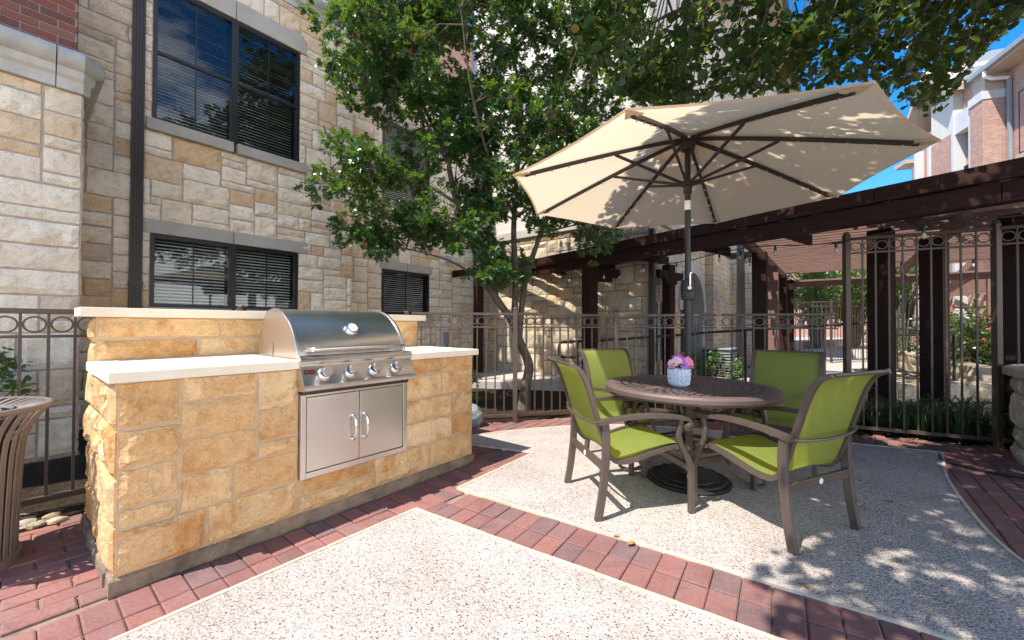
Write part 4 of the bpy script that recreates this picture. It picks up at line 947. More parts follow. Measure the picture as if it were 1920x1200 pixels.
for e,w_,wd in ((.5,.12,.19),(2.3,.1,.18),(3.9,.1,.18),(5.3,.12,.2),(5.35,4.2,.24),(2.6,4.3,.26)):
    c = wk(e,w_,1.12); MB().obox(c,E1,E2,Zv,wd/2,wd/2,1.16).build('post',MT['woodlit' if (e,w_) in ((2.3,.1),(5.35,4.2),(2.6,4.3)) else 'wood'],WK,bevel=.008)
FW_ = thing('pergola_walk','sunlit slatted pergola roof farther along the walk, over the flower bed','pergola',(0,0,0))
F1 = Vector((.69,.724,0)).normalized(); F2 = Vector((F1.y,-F1.x,0)); T0 = Vector((9.9,8.6,0))
def far(e0,e1,w0,w1,z0,z1,name,mat): MB().obox(T0+F1*(e0+e1)/2+F2*(w0+w1)/2+Zv*(z0+z1)/2,F1,F2,Zv,(e1-e0)/2,(w1-w0)/2,(z1-z0)/2).build(name,MT[mat],FW_)
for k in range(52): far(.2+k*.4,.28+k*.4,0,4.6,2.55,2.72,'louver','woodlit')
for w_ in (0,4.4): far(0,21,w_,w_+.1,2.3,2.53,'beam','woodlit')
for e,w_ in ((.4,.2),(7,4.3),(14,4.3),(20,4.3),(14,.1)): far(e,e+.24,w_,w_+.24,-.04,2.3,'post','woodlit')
# hanging bulbs on their cable
def bulbs(label, pts, n, grp='strings of bare bulbs under the pergola'):
    r = thing('string_light',label,'string lights',tuple(pts[0]),0,grp); o = Vector(pts[0]); path = [p-o for p in cr(pts,8)]
    MB().tube(path,.006,6).build('cable',MT['black'],r)
    for k in range(n):
        p = path[int((k+.5)/n*(len(path)-1))]; bl = MB().lathe([(.0,-.125),(.01,-.122),(.019,-.108),(.021,-.095),(.017,-.078),(.01,-.062),(.0,-.06)],12,tuple(p)).build('bulb',MT['bulb'],r,smooth=60)
        MB().tube([p,p+Vector((0,0,-.064))],.0135,8).build('socket',MT['black'],bl)
bulbs('string of round bulbs hanging along the left edge of the pergola walk',[Vector(wk(e,-.06,2.27+.03*math.sin(e*6))) for e in (-.1,.7,1.5,2.3,3.1,3.9,4.7,5.5)],15)
bulbs('string of bulbs on a cable under the long dark beam',[pgl(a,.3,z) for a,z in ((7.4,2.1),(6.0,2.12),(5.2,2.06),(4.0,2.14),(3.2,2.09),(2.2,2.16),(1.4,2.08),(.5,2.12),(-.4,2.06))],11)
bulbs('string of bulbs crossing behind the ring frieze of the tall fence',[Vector(p) for p in ((6.2,6.6,2.22),(6.6,6.3,2.16),(7.3,6.2,2.2),(8.0,6.1,2.12))],6)

# ------------------------------------------------------------------ handrails
def rail_t(label, paths, mat='black', r=.021):
    p0 = Vector((paths[0][0][0],paths[0][0][1],0)); t = thing('handrail',label,'handrail',tuple(p0))
    for i,p in enumerate(paths): MB().tube([Vector(q)-p0 for q in p],r,10).build('rail' if i==0 else 'upright',MT[mat],t,smooth=40)
rail_t('black tube handrail with looped end rising along the ramp behind the fence',[cr([(3.2,6.95,1.02),(1.6,7.0,.9),(.95,7.02,.87),(.84,7.02,.84),(.82,7.02,.78),(.82,7.02,.68),(.84,7.02,.62),(.95,7.02,.6),(1.14,7.02,.6)],4),[(1.14,7.02,.89),(1.14,7.02,.05)],[(3.2,6.95,1.03),(4.3,6.6,1.12),(5.4,6.3,1.2)],[(2.4,6.97,.96),(2.4,6.97,.05)],[(3.9,6.75,1.07),(3.9,6.75,0)]])
rail_t('black tube handrail on three uprights beside the raised stone flower bed',[[(7.0,6.5,1.03),(7.45,6.8,1.04),(7.8,7.6,1.06),(10.5,11.0,1.1)],[(7.42,6.78,1.04),(7.42,6.78,-.04)],[(7.75,7.55,1.05),(7.75,7.55,-.04)],[(10.4,10.9,1.1),(10.4,10.9,-.04)],[(5.6,6.0,1.03),(7.0,6.5,1.03)]])
rail_t('faded brown double handrail with rounded end above the flower bed',[cr([(10.5,9.6,1.62),(12.2,9.6,1.62),(12.6,9.6,1.6),(12.7,9.6,1.5),(12.7,9.6,1.35),(12.6,9.6,1.25),(12.2,9.6,1.23),(10.5,9.6,1.23)],4),[(11.4,9.6,1.6),(11.4,9.6,0)]],'taupe',.03)
fence('far bronze fence on the raised terrace at the end of the walkway',[(7.0,13.2),(10.2,12.9),(12.6,13.6)],1.95,sp=.13,grp='bronze fence runs round the patio')

# ------------------------------------------------------------------ low stone walls, planter, rocks
def low_wall(label, p, q, h, th, unit=.2, cat='stone wall', wo=(2,3,4), mat='rock'):
    p = V3(p); q = V3(q); t = (q-p).normalized(); n = Vector((t.y,-t.x,0)); L = (q-p).length; rg = random.Random(int(L*1000)); r = thing('low_stone_wall',label,cat,tuple(p))
    s_ = MB(); m_ = MB()
    zs = lines([0,h],unit)
    ashlar(s_,m_,fr((0,0,0),t,n),lines([0,L],unit),zs,nohole,rg,wo,(1,),joint=.012,proud=.04,cell=.06,rough=.9,jit=.01)
    ashlar(s_,m_,fr(-n*th,t*-1,-n) if 0 else fr(t*L-n*th,-t,-n),lines([0,L],unit),zs,nohole,rg,wo,(1,),proud=.03,cell=.12)
    ashlar(s_,m_,fr(-n*th,n,-t),lines([0,th],th),zs,nohole,rg,(1,),(1,),proud=.03,cell=.08); ashlar(s_,m_,fr(t*L,-n,t),lines([0,th],th),zs,nohole,rg,(1,),(1,),proud=.03,cell=.08)
    x = 0
    cpm = MB()
    while x < L-.05:
        w_ = min(rg.uniform(.35,.6),L-x); c = t*(x+w_/2)-n*(th/2)+Zv*(h+.012); cpm.obox(c,t,n,Zv,w_/2-.006,th/2+.02,.025); x += w_
    s_.build('stones',MT[mat],r); m_.build('mortar',MT['mortar'],r); cpm.build('cap_stones',MT[mat],r,bevel=.012)
low_wall('low limestone retaining wall of the flower bed beside the walkway',(11.0,11.6),(8.0,6.95),.42,.32)
low_wall('low limestone kerb wall among the lily turf behind the tall fence',(5.2,6.15),(8.0,6.3),.24,.28,.24)
low_wall('low stone edging of the bed in front of the arched doorway',(1.9,6.85),(3.4,6.7),.2,.2,.2)
PLN = thing('round_planter','round stone planter wall with rough face at the patio corner','planter',(5.22,2.62,0))
rg = random.Random(5); s_ = MB(); m_ = MB(); RP = 1.22
plc = lambda a,z,d: Vector((math.cos(math.pi-a/RP)*(RP+d),math.sin(math.pi-a/RP)*(RP+d),z))
ashlar(s_,m_,lambda a,z,d: plc(a-.9,z,d),lines([0,2*math.pi*RP],.105),lines([0,.74],.148),nohole,rg,(2,3,3,4),(1,1,2),joint=.014,proud=.03,cell=.04,rough=.8,jit=.008)
s_.build('stones',MT['rock'],PLN); m_.build('mortar',MT['mortar'],PLN)
cpm = MB(); n = 14; pr_p = random.Random(2)
for k in range(n):
    a0,a1 = 2*math.pi*k/n+.006,2*math.pi*(k+1)/n-.006; pts=[]
    for q in range(5): a=a0+(a1-a0)*q/4; pts.append((math.cos(a)*(RP+.07),math.sin(a)*(RP+.07)))
    for q in range(5): a=a1-(a1-a0)*q/4; pts.append((math.cos(a)*(RP-.28),math.sin(a)*(RP-.28)))
    jt = pr_p.uniform(-.012,.015); cpm.prism([(x*(1+jt*.3)+pr_p.uniform(-.006,.006),y*(1+jt*.3)+pr_p.uniform(-.006,.006)) for x,y in pts],.742,.795+jt)
cpm.build('cap_stones',MT['rock'],PLN,bevel=.008)
MB().lathe([(0,.66),(RP-.2,.66)],32).build('planting_soil',MT['soil'],PLN)
def rock(name,label,c,r,mat,grp=None,cat='rock',sd=1.):
    o = MB().ball((0,0,0),r[0],r[1],r[2],14,10,.35,1.6,sd).build(name,MT[mat],None,smooth=50,loc=c,rotz=sd*1.7); return tag(o,label,cat,grp)
rock('boulder','grey blue boulder tucked behind the far end of the stone island',(-.50,4.62,.1),(.17,.13,.17),'bag',sd=2.1)
rock('boulder','grey blue boulder half hidden behind the island beside the litter bin',tuple(I(.16,1.24,.08)),(.15,.1,.16),'bag',sd=5.3)
pr4 = random.Random(9)
for k in range(34):
    s_l = pr4.uniform(-.75,-.02); y = pr4.uniform(1.12,1.38); r_ = pr4.uniform(.02,.05)
    rock('river_rock','small tan river stone lying between the paving and the fence by the litter bin',tuple(I(s_l,y,r_*.35)),(r_*1.4,r_,r_*.62),'rock','river stones beside the left fence',sd=pr4.uniform(0,50))
for k in range(24):
    x = pr4.uniform(8.6,9.6); y = pr4.uniform(9.2,10.6); r_ = pr4.uniform(.05,.11)
    rock('river_rock','tan stone lying at the far end of the flower bed','' or (x,y,.42+r_*.2) if 0 else (x,y,.02+r_*.4),(r_*1.4,r_,r_*.6),'rock','tan stones at the end of the flower bed',sd=pr4.uniform(0,50))
mound = MB(); mound.ball((0,0,0),.55,.16,.035,18,8,.3,3.,2.); tag(mound.build('soil',MT['soil'],None,smooth=60,loc=tuple(I(-.42,1.27,0)),rotz=TH),kind='structure')
# black hose on the paving
hs_ = MB().tube(cr([(3.55,2.35,.012),(3.2,2.36,.012),(3.05,2.3,.012),(3.0,2.2,.012),(3.15,2.08,.012),(3.6,1.95,.012)],6),.012,8).build('garden_hose',MT['black'],None,smooth=40); tag(hs_,'loop of black hose lying on the brick paving in the shade','hose')
cb_ = MB().tube(cr([(3.82,3.62,.01),(3.7,3.45,.01),(3.78,3.2,.01),(4.0,2.95,.01),(4.15,2.6,.01)],6),.009,6).build('cable',MT['black'],None,smooth=40); tag(cb_,'thin black cable on the bricks at the foot of the round planter','cable')

# ------------------------------------------------------------------ lamp post and AC cabinet by the archway
LP = thing('lamp_post','black fluted lamp post standing behind the fence beside the pergola','lamp post',(5.3,9.35,0))
MB().lathe([(0,0),(.2,0),(.2,.05),(.16,.08),(.175,.14),(.13,.2),(.14,.26),(.1,.32),(0,.32)],24).build('base',MT['black'],LP,smooth=35)
fl = MB(); m = 32; vs=[]
for z,r_ in ((.3,.1),(3.4,.075)):
    for k in range(m): a=2*math.pi*k/m; rr=r_*(1 if k%2 else .87); vs.append((rr*math.cos(a),rr*math.sin(a),z))
fl.add(vs,[(k,(k+1)%m,m+(k+1)%m,m+k) for k in range(m)]); fl.build('fluted_shaft',MT['black'],LP)
MB().lathe([(.05,3.4),(.14,3.46),(.2,3.6),(.19,3.85),(.1,3.95),(.0,4.0)],20).build('lantern',MT['bulb'],LP,smooth=40)
AC = thing('air_conditioner','grey louvred air conditioner unit beside the lamp post base','air conditioner',(4.72,9.2,0),R(52))
MB().box(-.3,.3,-.3,.3,0,.62).build('cabinet',MT['black'],AC,bevel=.015)
lv = MB()
for k in range(9): lv.box(-.28,.28,-.312,-.302,.06+k*.06,.09+k*.06); lv.box(-.312,-.302,-.28,.28,.06+k*.06,.09+k*.06)
lv.build('louvres',MT['grey'],AC); MB().box(-.31,.31,-.31,.31,.622,.66).build('top',MT['grey'],AC,bevel=.01)
VT = thing('wall_vent','white louvred vent panel on the stone wall left of the archway','vent',tuple(I(7.55,.2,1.0)),TH)
vm = MB(); vm.box(-.22,.22,-.02,.0,-.5,.62); vm.build('panel',MT['white'],VT)
vm = MB()
for k in range(16): vm.add([(-.2,-.022,-.47+k*.066),(.2,-.022,-.47+k*.066),(.2,-.05,-.435+k*.066),(-.2,-.05,-.435+k*.066)],[(0,1,2,3)])
vm.build('louvres',MT['grey'],VT)
MB_ds = MB().box(-.05,.05,-.05,.05,0,2.9).build('downspout',MT['downspout'],BLD,bevel=.01,loc=(6.92,.16,0))

# ------------------------------------------------------------------ brick apartments at right and beyond the walk
def brick_block(label, loc, rot): return thing('brick_apartments',label,'building',loc,rot)
BR = brick_block('brick and white apartment house with grey shingle roof against the blue sky',(15.0*1.3,10.6*1.3,0),math.atan2(.94,.34))
def rb(name, mat, x0,x1,y0,y1,z0,z1,bev=.01,parent=None): return MB().box(x0,x1,y0,y1,z0,z1).build(name,MT[mat],parent or BR,bevel=bev)
rb('wall','brickfar',-9,3.0,-9,0,0,11.75); rb('wall','brickfar',3.0,3.75,-3,.8,0,10.7); rb('trim','white',2.97,3.8,-3,.84,10.7,11.05); rb('wall','tan',3.05,3.75,-3,.7,11.05,11.75)
rb('wall','brickfar',3.75,5.0,-3,.35,0,12.2); rb('wall','brickfar',5.0,6.6,-3,.72,0,10.2); rb('wall','stucco',5.0,6.6,-3,.7,10.2,12.6); rb('wall','brickfar',6.6,7.9,-3,.45,0,11.2); rb('wall','brickfar',7.9,9.0,-3,.4,0,8.9); rb('wall','stucco',7.9,9.0,-3,.38,8.9,10.0)
rb('trim','white',3.76,3.95,.35,.75,0,10.9); rb('trim','white',4.8,5.0,.35,.78,0,10.9); rb('trim','white',6.6,6.8,.45,.78,0,10.4); rb('trim','white',7.7,7.9,.45,.78,0,10.4)
rb('trim','white',3.95,4.8,.4,.75,10.0,10.9)
for x0,x1,z in ((3.9,4.85,6.3),(6.75,7.75,5.9)):
    rb('balcony','white',x0,x1,.36,1.05,z-.3,z); bl = MB(); bl.box(x0,x1,1.0,1.03,z+.95,z+1.0)
    k = x0
    while k < x1: bl.box(k,k+.03,1.0,1.03,z,z+.95); k += .13
    bl.build('railing',MT['grey'],BR)
    rb('recess','dark',x0+.1,x1-.1,.34 if x0<5 else .44,.47,z,z+2.2,0)
pr5 = fr((0,0,0),(-1,0,0),(0,1,0))
for a,b,z0,z1 in ((1.0,2.5,8.1,10.6),(1.0,2.5,4.5,6.9)):
    window(BR,fr((0,0,0),(1,0,0),(0,1,0)),a,b,z0,z1,2,blind=False); rb('lintel','tan',a-.15,b+.15,-.1,.03,z0-.35,z0-.02)
for a,z0 in ((5.2,6.9),(5.85,7.2)): window(BR,fr((0,.72,0),(1,0,0),(0,1,0)),a,a+.45,z0,z0+1.3,1,blind=False)
rb('eave','tan',-9.5,3.6,-9,.75,11.752,11.9); rb('gutter','grey',-9.5,3.7,.76,.92,11.82,12.02); rb('gutter','grey',3.62,3.78,-4,.75,11.82,12.02)
rb('downspout','grey',2.75,2.87,.03,.14,0,11.4); MB().tube([(2.81,.84,11.8),(2.81,.84,11.6),(2.81,.6,11.45),(2.81,.1,11.4)],.07,10).build('downspout',MT['stickerwhite'],BR)
MB().add([(-9.5,.9,12.03),(3.75,.9,12.03),(1.0,-3.6,15.4),(-9.5,-3.6,15.4),(3.75,-8.5,12.03)],[(0,1,2,3),(1,4,2)]).build('roof',MT['shingle'],BR)
MB().add([(3.8,.95,12.04),(3.8,-7,12.04),(8.6,-7,15.6),(8.6,-1.4,15.6)],[(0,3,2,1)]).build('roof',MT['shingle'],BR)
rake = MB(); rake.extrude([(4.6,12.3),(6.2,13.9),(8.3,11.4),(8.3,11.15),(6.2,13.55),(4.6,12.0)],(0,-3,0),(1,0,0),(0,0,1),(0,4.2,0)); rake.build('gable_eave',MT['tan'],BR)
rb('eave','tan',8.2,9.3,-3,1.0,10.0,10.2)
B2 = brick_block('brick apartment house seen through the trees at the end of the walkway',(15,33,0),R(-20))
rb('wall','brickfar',0,16,0,8,0,8,parent=B2); rb('wall','stucco',0,16,.01,8,8.02,9,parent=B2); rb('wall','stucco',-3,-.01,.5,8,0,9,parent=B2)
for k in range(5):
    for z in (1.2,4.4): window(B2,fr((0,0,0),(1,0,0),(0,-1,0)),1+k*3,2.6+k*3,z,z+1.7,2,blind=False)
rb('roof','shingle',-3.4,16.4,-.5,8.4,9,9.3,parent=B2)
B3 = brick_block('pale stone house front glimpsed under the far pergola roof',(24,17,0),R(-35))
rb('wall','lime',0,14,0,6,0,3.4,parent=B3)
for k in range(4): window(B3,fr((0,0,0),(1,0,0),(0,-1,0)),1+k*3,2.4+k*3,.9,2.4,2,blind=False)
rb('roof','shingle',-.5,14.5,-.6,6.5,3.4,3.6,parent=B3)
# ------------------------------------------------------------------ foliage
nrg = np.random.default_rng(4)
OAK = ([(0,0,0),(.05,.18,.01),(.36,.22,.06),(.09,.40,.02),(.48,.62,.07),(.09,.66,.0),(.25,.9,.01),(0,1,-.08),(-.25,.9,.01),(-.09,.66,.0),(-.48,.62,.07),(-.09,.40,.02),(-.36,.22,.06),(-.05,.18,.01)],[(0,1,2,3,4,5,6,7),(0,7,8,9,10,11,12,13)])
RND = ([(0,0,0),(.27,.14,.05),(.42,.42,.07),(.3,.76,.03),(0,1,-.08),(-.3,.76,.03),(-.42,.42,.07),(-.27,.14,.05)],[(0,1,2,3,4),(0,4,5,6,7)])
SML = ([(0,0,0),(.25,.4,.05),(0,1,-.05),(-.25,.4,.05)],[(0,1,2,3)])
def leafmesh(name, P, T, Nn, S, shape, mat, parent=None):
    P = np.asarray(P,float); T = np.asarray(T,float); Nn = np.asarray(Nn,float); S = np.asarray(S,float)
    T /= np.linalg.norm(T,axis=1)[:,None]+1e-9; Lt = np.cross(T,Nn); Lt /= np.linalg.norm(Lt,axis=1)[:,None]+1e-9; Nn = np.cross(Lt,T)
    sh = np.array(shape[0]); k = len(sh)
    V = P[:,None,:]+S[:,None,None]*(sh[None,:,0:1]*Lt[:,None,:]+sh[None,:,1:2]*T[:,None,:]+sh[None,:,2:3]*Nn[:,None,:])
    F = []
    for i in range(len(P)):
        b = i*k
        for f in shape[1]: F.append(tuple(b+q for q in f))
    me = bpy.data.meshes.new(name); me.from_pydata(V.reshape(-1,3).tolist(),[],F); me.materials.append(mat)
    o = bpy.data.objects.new(name,me); COL.objects.link(o)
    if parent: o.parent = parent
    return o
class Leaves:
    def __init__(s): s.P=[]; s.T=[]; s.N=[]; s.S=[]
    def rosette(s, c, d, n, size, keep=None):
        c = np.array(c); d = np.array(d)/ (np.linalg.norm(d)+1e-9)
        for q in range(n):
            r_ = nrg.normal(size=3); r_ -= d*(r_@d)*.6; r_ /= np.linalg.norm(r_)+1e-9
            t = r_*.9+d*.55+np.array([0,0,-.35]); p = c+r_*size*.12+d*nrg.uniform(-.5,.1)*size
            nn = np.array([0,0,1.])+nrg.normal(size=3)*.45
            sz = size*nrg.uniform(.6,1.15)
            if keep is not None and not (keep(p) and keep(p+t*sz)): continue
            s.P.append(p); s.T.append(t); s.N.append(nn); s.S.append(sz)
    def spray(s, c, d, n, L, size, keep=None):             # leaves set alternately along a drooping twig
        c = np.array(c); d = np.array(d)/(np.linalg.norm(d)+1e-9); sd = np.cross(d,[0,0,1.]); sd /= np.linalg.norm(sd)+1e-9
        for q in range(n):
            f = q/n; p = c+d*L*f+np.array([0,0,-.25*L*f*f]); t = sd*(1 if q%2 else -1)*.9+d*.5+np.array([0,0,-.35])+nrg.normal(size=3)*.25
            nn = np.array([0,0,1.])+nrg.normal(size=3)*.4; sz = size*nrg.uniform(.6,1.1)
            if keep is not None and not (keep(p) and keep(p+t*sz)): continue
            s.P.append(p); s.T.append(t); s.N.append(nn); s.S.append(sz)
    def build(s, name, shape, mat, parent, loc=(0,0,0)):
        P = np.array(s.P)-np.array(loc); return leafmesh(name,P,s.T,s.N,s.S,shape,mat,parent)

# --- lobed-leaf oak behind the fence
OX,OY = .16,5.72
OK_ = thing('oak_tree','young multi stemmed oak with lobed glossy leaves growing behind the fence','tree',(OX,OY,-.05))
def W(pts): return [Vector((x-OX,y-OY,z+.05)) for x,y,z in pts]
limbs = [
 ([(.17,5.72,-.06),(.2,5.72,.3),(.24,5.7,.6),(.1,5.7,.95),(0,5.68,1.26)],[.1,.072,.066,.06,.052]),
 ([(.02,5.68,1.2),(-.24,5.62,1.56),(-.46,5.55,2.0),(-.58,5.5,2.46),(-.78,5.45,2.9),(-.86,5.4,3.3),(-1.0,5.4,3.7),(-1.28,5.45,4.3),(-1.4,5.5,5.0),(-1.5,5.6,5.9)],[.055,.05,.046,.042,.038,.034,.03,.024,.018,.01]),
 ([(.03,5.69,1.15),(.05,5.75,1.86),(.02,5.8,2.5),(.06,5.85,3.3),(.13,5.9,4.2),(.0,5.95,5.3),(-.1,6,6.4)],[.05,.045,.04,.034,.027,.018,.01]),
 ([(.1,5.7,.95),(.16,5.8,1.6),(.25,5.85,2.0),(.42,5.9,2.5),(.75,5.95,3.3),(1.05,6.0,4.2),(1.2,6.05,5.2)],[.045,.042,.038,.034,.028,.02,.01]),
 ([(-.74,5.46,2.8),(-1.2,5.4,3.05),(-1.75,5.35,3.15),(-2.3,5.3,3.3)],[.024,.02,.014,.007]),
 ([(-.86,5.4,3.3),(-1.3,5.3,4.1),(-1.9,5.25,4.75),(-2.3,5.2,5.1)],[.026,.02,.014,.007]),
 ([(-.2,5.63,1.5),(-.7,5.45,1.95),(-1.3,5.4,2.15),(-1.9,5.4,2.25)],[.02,.015,.01,.005]),
 ([(.04,5.8,2.7),(-.3,5.2,3.3),(-.5,4.8,4.0),(-.6,4.6,4.8)],[.026,.02,.014,.008]),
 ([(.42,5.9,2.5),(.9,5.8,2.6),(1.4,5.8,2.65)],[.015,.01,.005]),
 ([(.06,5.85,3.3),(.5,5.3,3.9),(.8,5.0,4.6)],[.02,.015,.008]),
 ([(.15,5.7,.9),(-.25,6.1,1.6),(-.6,6.3,2.4),(-.9,6.3,3.4)],[.035,.03,.024,.015]),
]
allp = []
tk = MB()
for i,(p,r_) in enumerate(limbs):
    q = cr(W(p),5); rs = [r_[min(k//5,len(r_)-1)]*(1-(k%5)/5)+r_[min(k//5+1,len(r_)-1)]*(k%5)/5 for k in range(len(q))]
    (tk if i<4 or i==10 else tk).tube(q,rs,10)
    if i: allp += [x+Vector((OX,OY,-.05)) for x in q[3:]]
tk.build('trunk',MT['bark'],OK_,smooth=60)
blobs = [((-.95,5.6,4.9),(1.35,1.1,1.15),30),((-1.9,5.35,4.7),(.6,.6,.6),11),((-1.75,5.3,3.12),(.85,.55,.4),16),((-2.0,5.4,2.28),(.5,.35,.12),5),((-1.35,5.35,2.42),(.5,.4,.26),7),((-.75,5.5,2.62),(.65,.6,.42),13),((.15,5.6,3.6),(.95,.95,.95),20),((-.8,5.2,3.8),(.7,.6,.55),10),((1.05,5.9,4.9),(.95,.95,1.1),20),((.35,5.8,2.75),(.75,.6,.35),9),((-.3,5.5,2.1),(.7,.5,.28),10),((-.85,5.8,6.3),(1.8,1.2,.9),26),((1.15,5.9,2.55),(.55,.35,.14),4),((.9,5.6,3.4),(.6,.6,.45),8)]
def bl_y(p): l = Vector((p[0],p[1],0))-P0; return -(l@N)
def okeep(p):
    y = bl_y(p); s_l = (Vector((p[0],p[1],0))-P0)@D
    return y < (4.02 if s_l < 3.5 else 4.55) and s_l < 6.85 and p[2] > 1.55
LV = Leaves(); tw = MB(); pr6 = random.Random(17)
for c,r_,n in blobs:
    for k in range(int(n*(1.9 if c[2]>3.4 else 1.05))):
        while True:
            d = Vector((pr6.uniform(-1,1),pr6.uniform(-1,1),pr6.uniform(-1,1)))
            if .25 < d.length < 1: break
        cc = Vector((c[0]+d.x*r_[0],c[1]+d.y*r_[1],c[2]+d.z*r_[2]))
        if not okeep(cc): continue
        b = min(allp,key=lambda x:(x-cc).length_squared); mid = b.lerp(cc,.5)+Vector((0,0,.08))
        tw.tube(W([b,mid,cc]),[.011,.008,.004],5,False)
        out = (cc-b).normalized() if (cc-b).length > .05 else Vector((0,0,1))
        cr_r = pr6.uniform(.2,.34)
        for q in range(pr6.randint(11,15)):
            e = Vector((pr6.gauss(0,1),pr6.gauss(0,1),pr6.gauss(0,.6))); e.normalize(); e *= cr_r*pr6.uniform(.4,1.15)
            tip = cc+e+out*.1
            if not okeep(tip): continue
            if q%2==0: tw.tube(W([cc,cc.lerp(tip,.5)+Vector((0,0,.02)),tip]),[.005,.004,.002],4,False)
            LV.rosette(tip,(e*.7+out*.5+Vector((0,0,.1))),pr6.randint(7,10),.108,okeep)
tw.build('twigs',MT['bark'],OK_)
LV.build('crown',OAK,MT['oak'],OK_,(OX,OY,-.05))

# --- round-leaved shade tree in the planter, its boughs reaching over the umbrella
QX,QY = 5.3,2.55
RT = thing('shade_tree','round leaved shade tree whose boughs overhang the umbrella from the right','tree',(QX,QY,.6))
def W2_(pts): return [Vector((p[0]-QX,p[1]-QY,p[2]-.6)) for p in pts]
lim2 = [([(5.3,2.55,.6),(5.32,2.5,1.4),(5.2,2.55,2.4),(5.0,2.6,3.1)],[.17,.13,.12,.11]),
 ([(5.0,2.6,3.1),(4.2,2.8,4.0),(3.0,3.1,4.7),(1.6,3.3,5.1),(.4,3.2,5.4)],[.09,.075,.055,.035,.015]),
 ([(5.0,2.6,3.1),(4.3,1.8,4.1),(3.2,1.2,4.6),(1.8,.9,4.8),(.4,.7,4.9)],[.08,.065,.05,.03,.012]),
 ([(5.0,2.6,3.1),(4.9,3.4,4.0),(4.5,4.3,4.6),(3.8,5.2,5.1),(3.0,5.8,5.3)],[.08,.065,.045,.028,.012]),
 ([(4.5,4.3,4.6),(5.4,5.0,4.7),(6.4,5.6,4.8)],[.04,.025,.01]),
 ([(3.0,3.1,4.7),(2.6,4.3,5.0),(1.9,5.3,5.2),(1.2,5.9,5.3)],[.04,.03,.02,.008]),
 ([(3.0,3.1,4.7),(2.2,2.2,4.9),(1.2,1.9,5.1),(.3,1.7,5.2)],[.04,.03,.02,.008]),
 ([(5.0,2.6,3.1),(6.2,2.6,4.2),(7.4,2.8,5.0)],[.08,.05,.02])]
t2 = MB(); ap2 = []
for i,(p,r_) in enumerate(lim2):
    q = cr(W2_(p),5); rs = [r_[min(k//5,len(r_)-1)]*(1-(k%5)/5)+r_[min(k//5+1,len(r_)-1)]*(k%5)/5 for k in range(len(q))]
    t2.tube(q,rs,10)
    if i: ap2 += [x+Vector((QX,QY,.6)) for x in q[2:]]
t2.build('trunk',MT['bark'],RT,smooth=60)
def lut(x, T):
    if x <= T[0][0]: return T[0][1]
    for (a,b),(c,d) in zip(T,T[1:]):
        if x <= c: return b+(d-b)*(x-a)/(c-a)
    return T[-1][1]
LOWEST = [(1040,20),(1090,120),(1160,185),(1250,215),(1330,190),(1500,175),(1640,190),(1700,215),(1760,225),(1800,165),(1850,95),(1930,25)]   # how low the boughs hang, along the sweep of the crown
LIT = [(-2,1.7),(0,1.2),(1.0,1.05),(1.45,.98),(2.0,1.1),(2.3,1.7),(2.6,2.0),(3.2,2.1),(4.2,2.2),(5.0,1.9),(6.0,.9),(8,-2)]
def view(p):
    q = Vector(p)-Vector((0,0,1.16)); dd = q@fw
    return (None,None) if dd < .2 else (960+757*(q@rt)/dd, 600-757*(q@up)/dd)
def rkeep(p):
    if p[2] < 2.95: return False
    sx,sy = p[0]+.5*p[2],p[1]+.38*p[2]
    if sx < lut(sy,LIT) or (sx > 4.9 and sy > 6.3): return False
    u,v = view(p)
    if u is not None and -80 < u < 2000 and v > -60:
        if u < 1045 or v > lut(u,LOWEST) or p[1] < 3.0 or p[1] > 4.9: return False
    return True
LV2 = Leaves(); tw2 = MB(); pr7 = random.Random(23); nclump = 0; tries = 0; ninview = 0
while nclump < 385 and tries < 60000:
    tries += 1
    c = Vector((pr7.uniform(-1.2,8.5),pr7.uniform(-.8,7.6),pr7.uniform(3.1,5.9)))
    if tries%11 == 0: z_ = pr7.uniform(3.4,5.0); c = Vector((pr7.uniform(1.1,4.6)-.5*z_,pr7.uniform(.9,3.9)-.38*z_,z_))     # extra unseen clumps, placed so their shade dapples the right of the patio
    e = ((c.x-3.)/5.)**2+((c.y-2.9)/4.8)**2+((c.z-4.4)/1.7)**2
    if e > 1 or not rkeep(c): continue
    u,v = view(c); inv = u is not None and 1000 < u < 1960 and v > -150
    if inv:
        if ninview > 100: continue
        ninview += 1
    elif nclump-ninview > 285: continue
    nclump += 1
    b = min(ap2,key=lambda x:(x-c).length_squared); mid = b.lerp(c,.5)+Vector((0,0,.12))
    if rkeep(mid): tw2.tube(W2_([b,mid,c]),[.014,.009,.005],5,False)
    out = (c-b).normalized()
    for q in range(pr7.randint(9,13)):
        d = Vector((pr7.gauss(0,1),pr7.gauss(0,1),pr7.gauss(-.15,.45))).normalized()*.8+out*.4
        L = pr7.uniform(.28,.55); c2 = c+Vector((pr7.gauss(0,.12),pr7.gauss(0,.12),pr7.gauss(0,.1)))
        en = c2+d.normalized()*L+Vector((0,0,-.25*L))
        if rkeep(c2) and rkeep(en): tw2.tube(W2_([c2,c2.lerp(en,.5)+Vector((0,0,.04)),en]),[.004,.003,.0015],4,False)
        LV2.spray(c2,d,pr7.randint(8,12),L,.094,rkeep)
tw2.build('twigs',MT['bark'],RT)
LV2.build('crown',RND,MT['round'],RT,(QX,QY,.6))

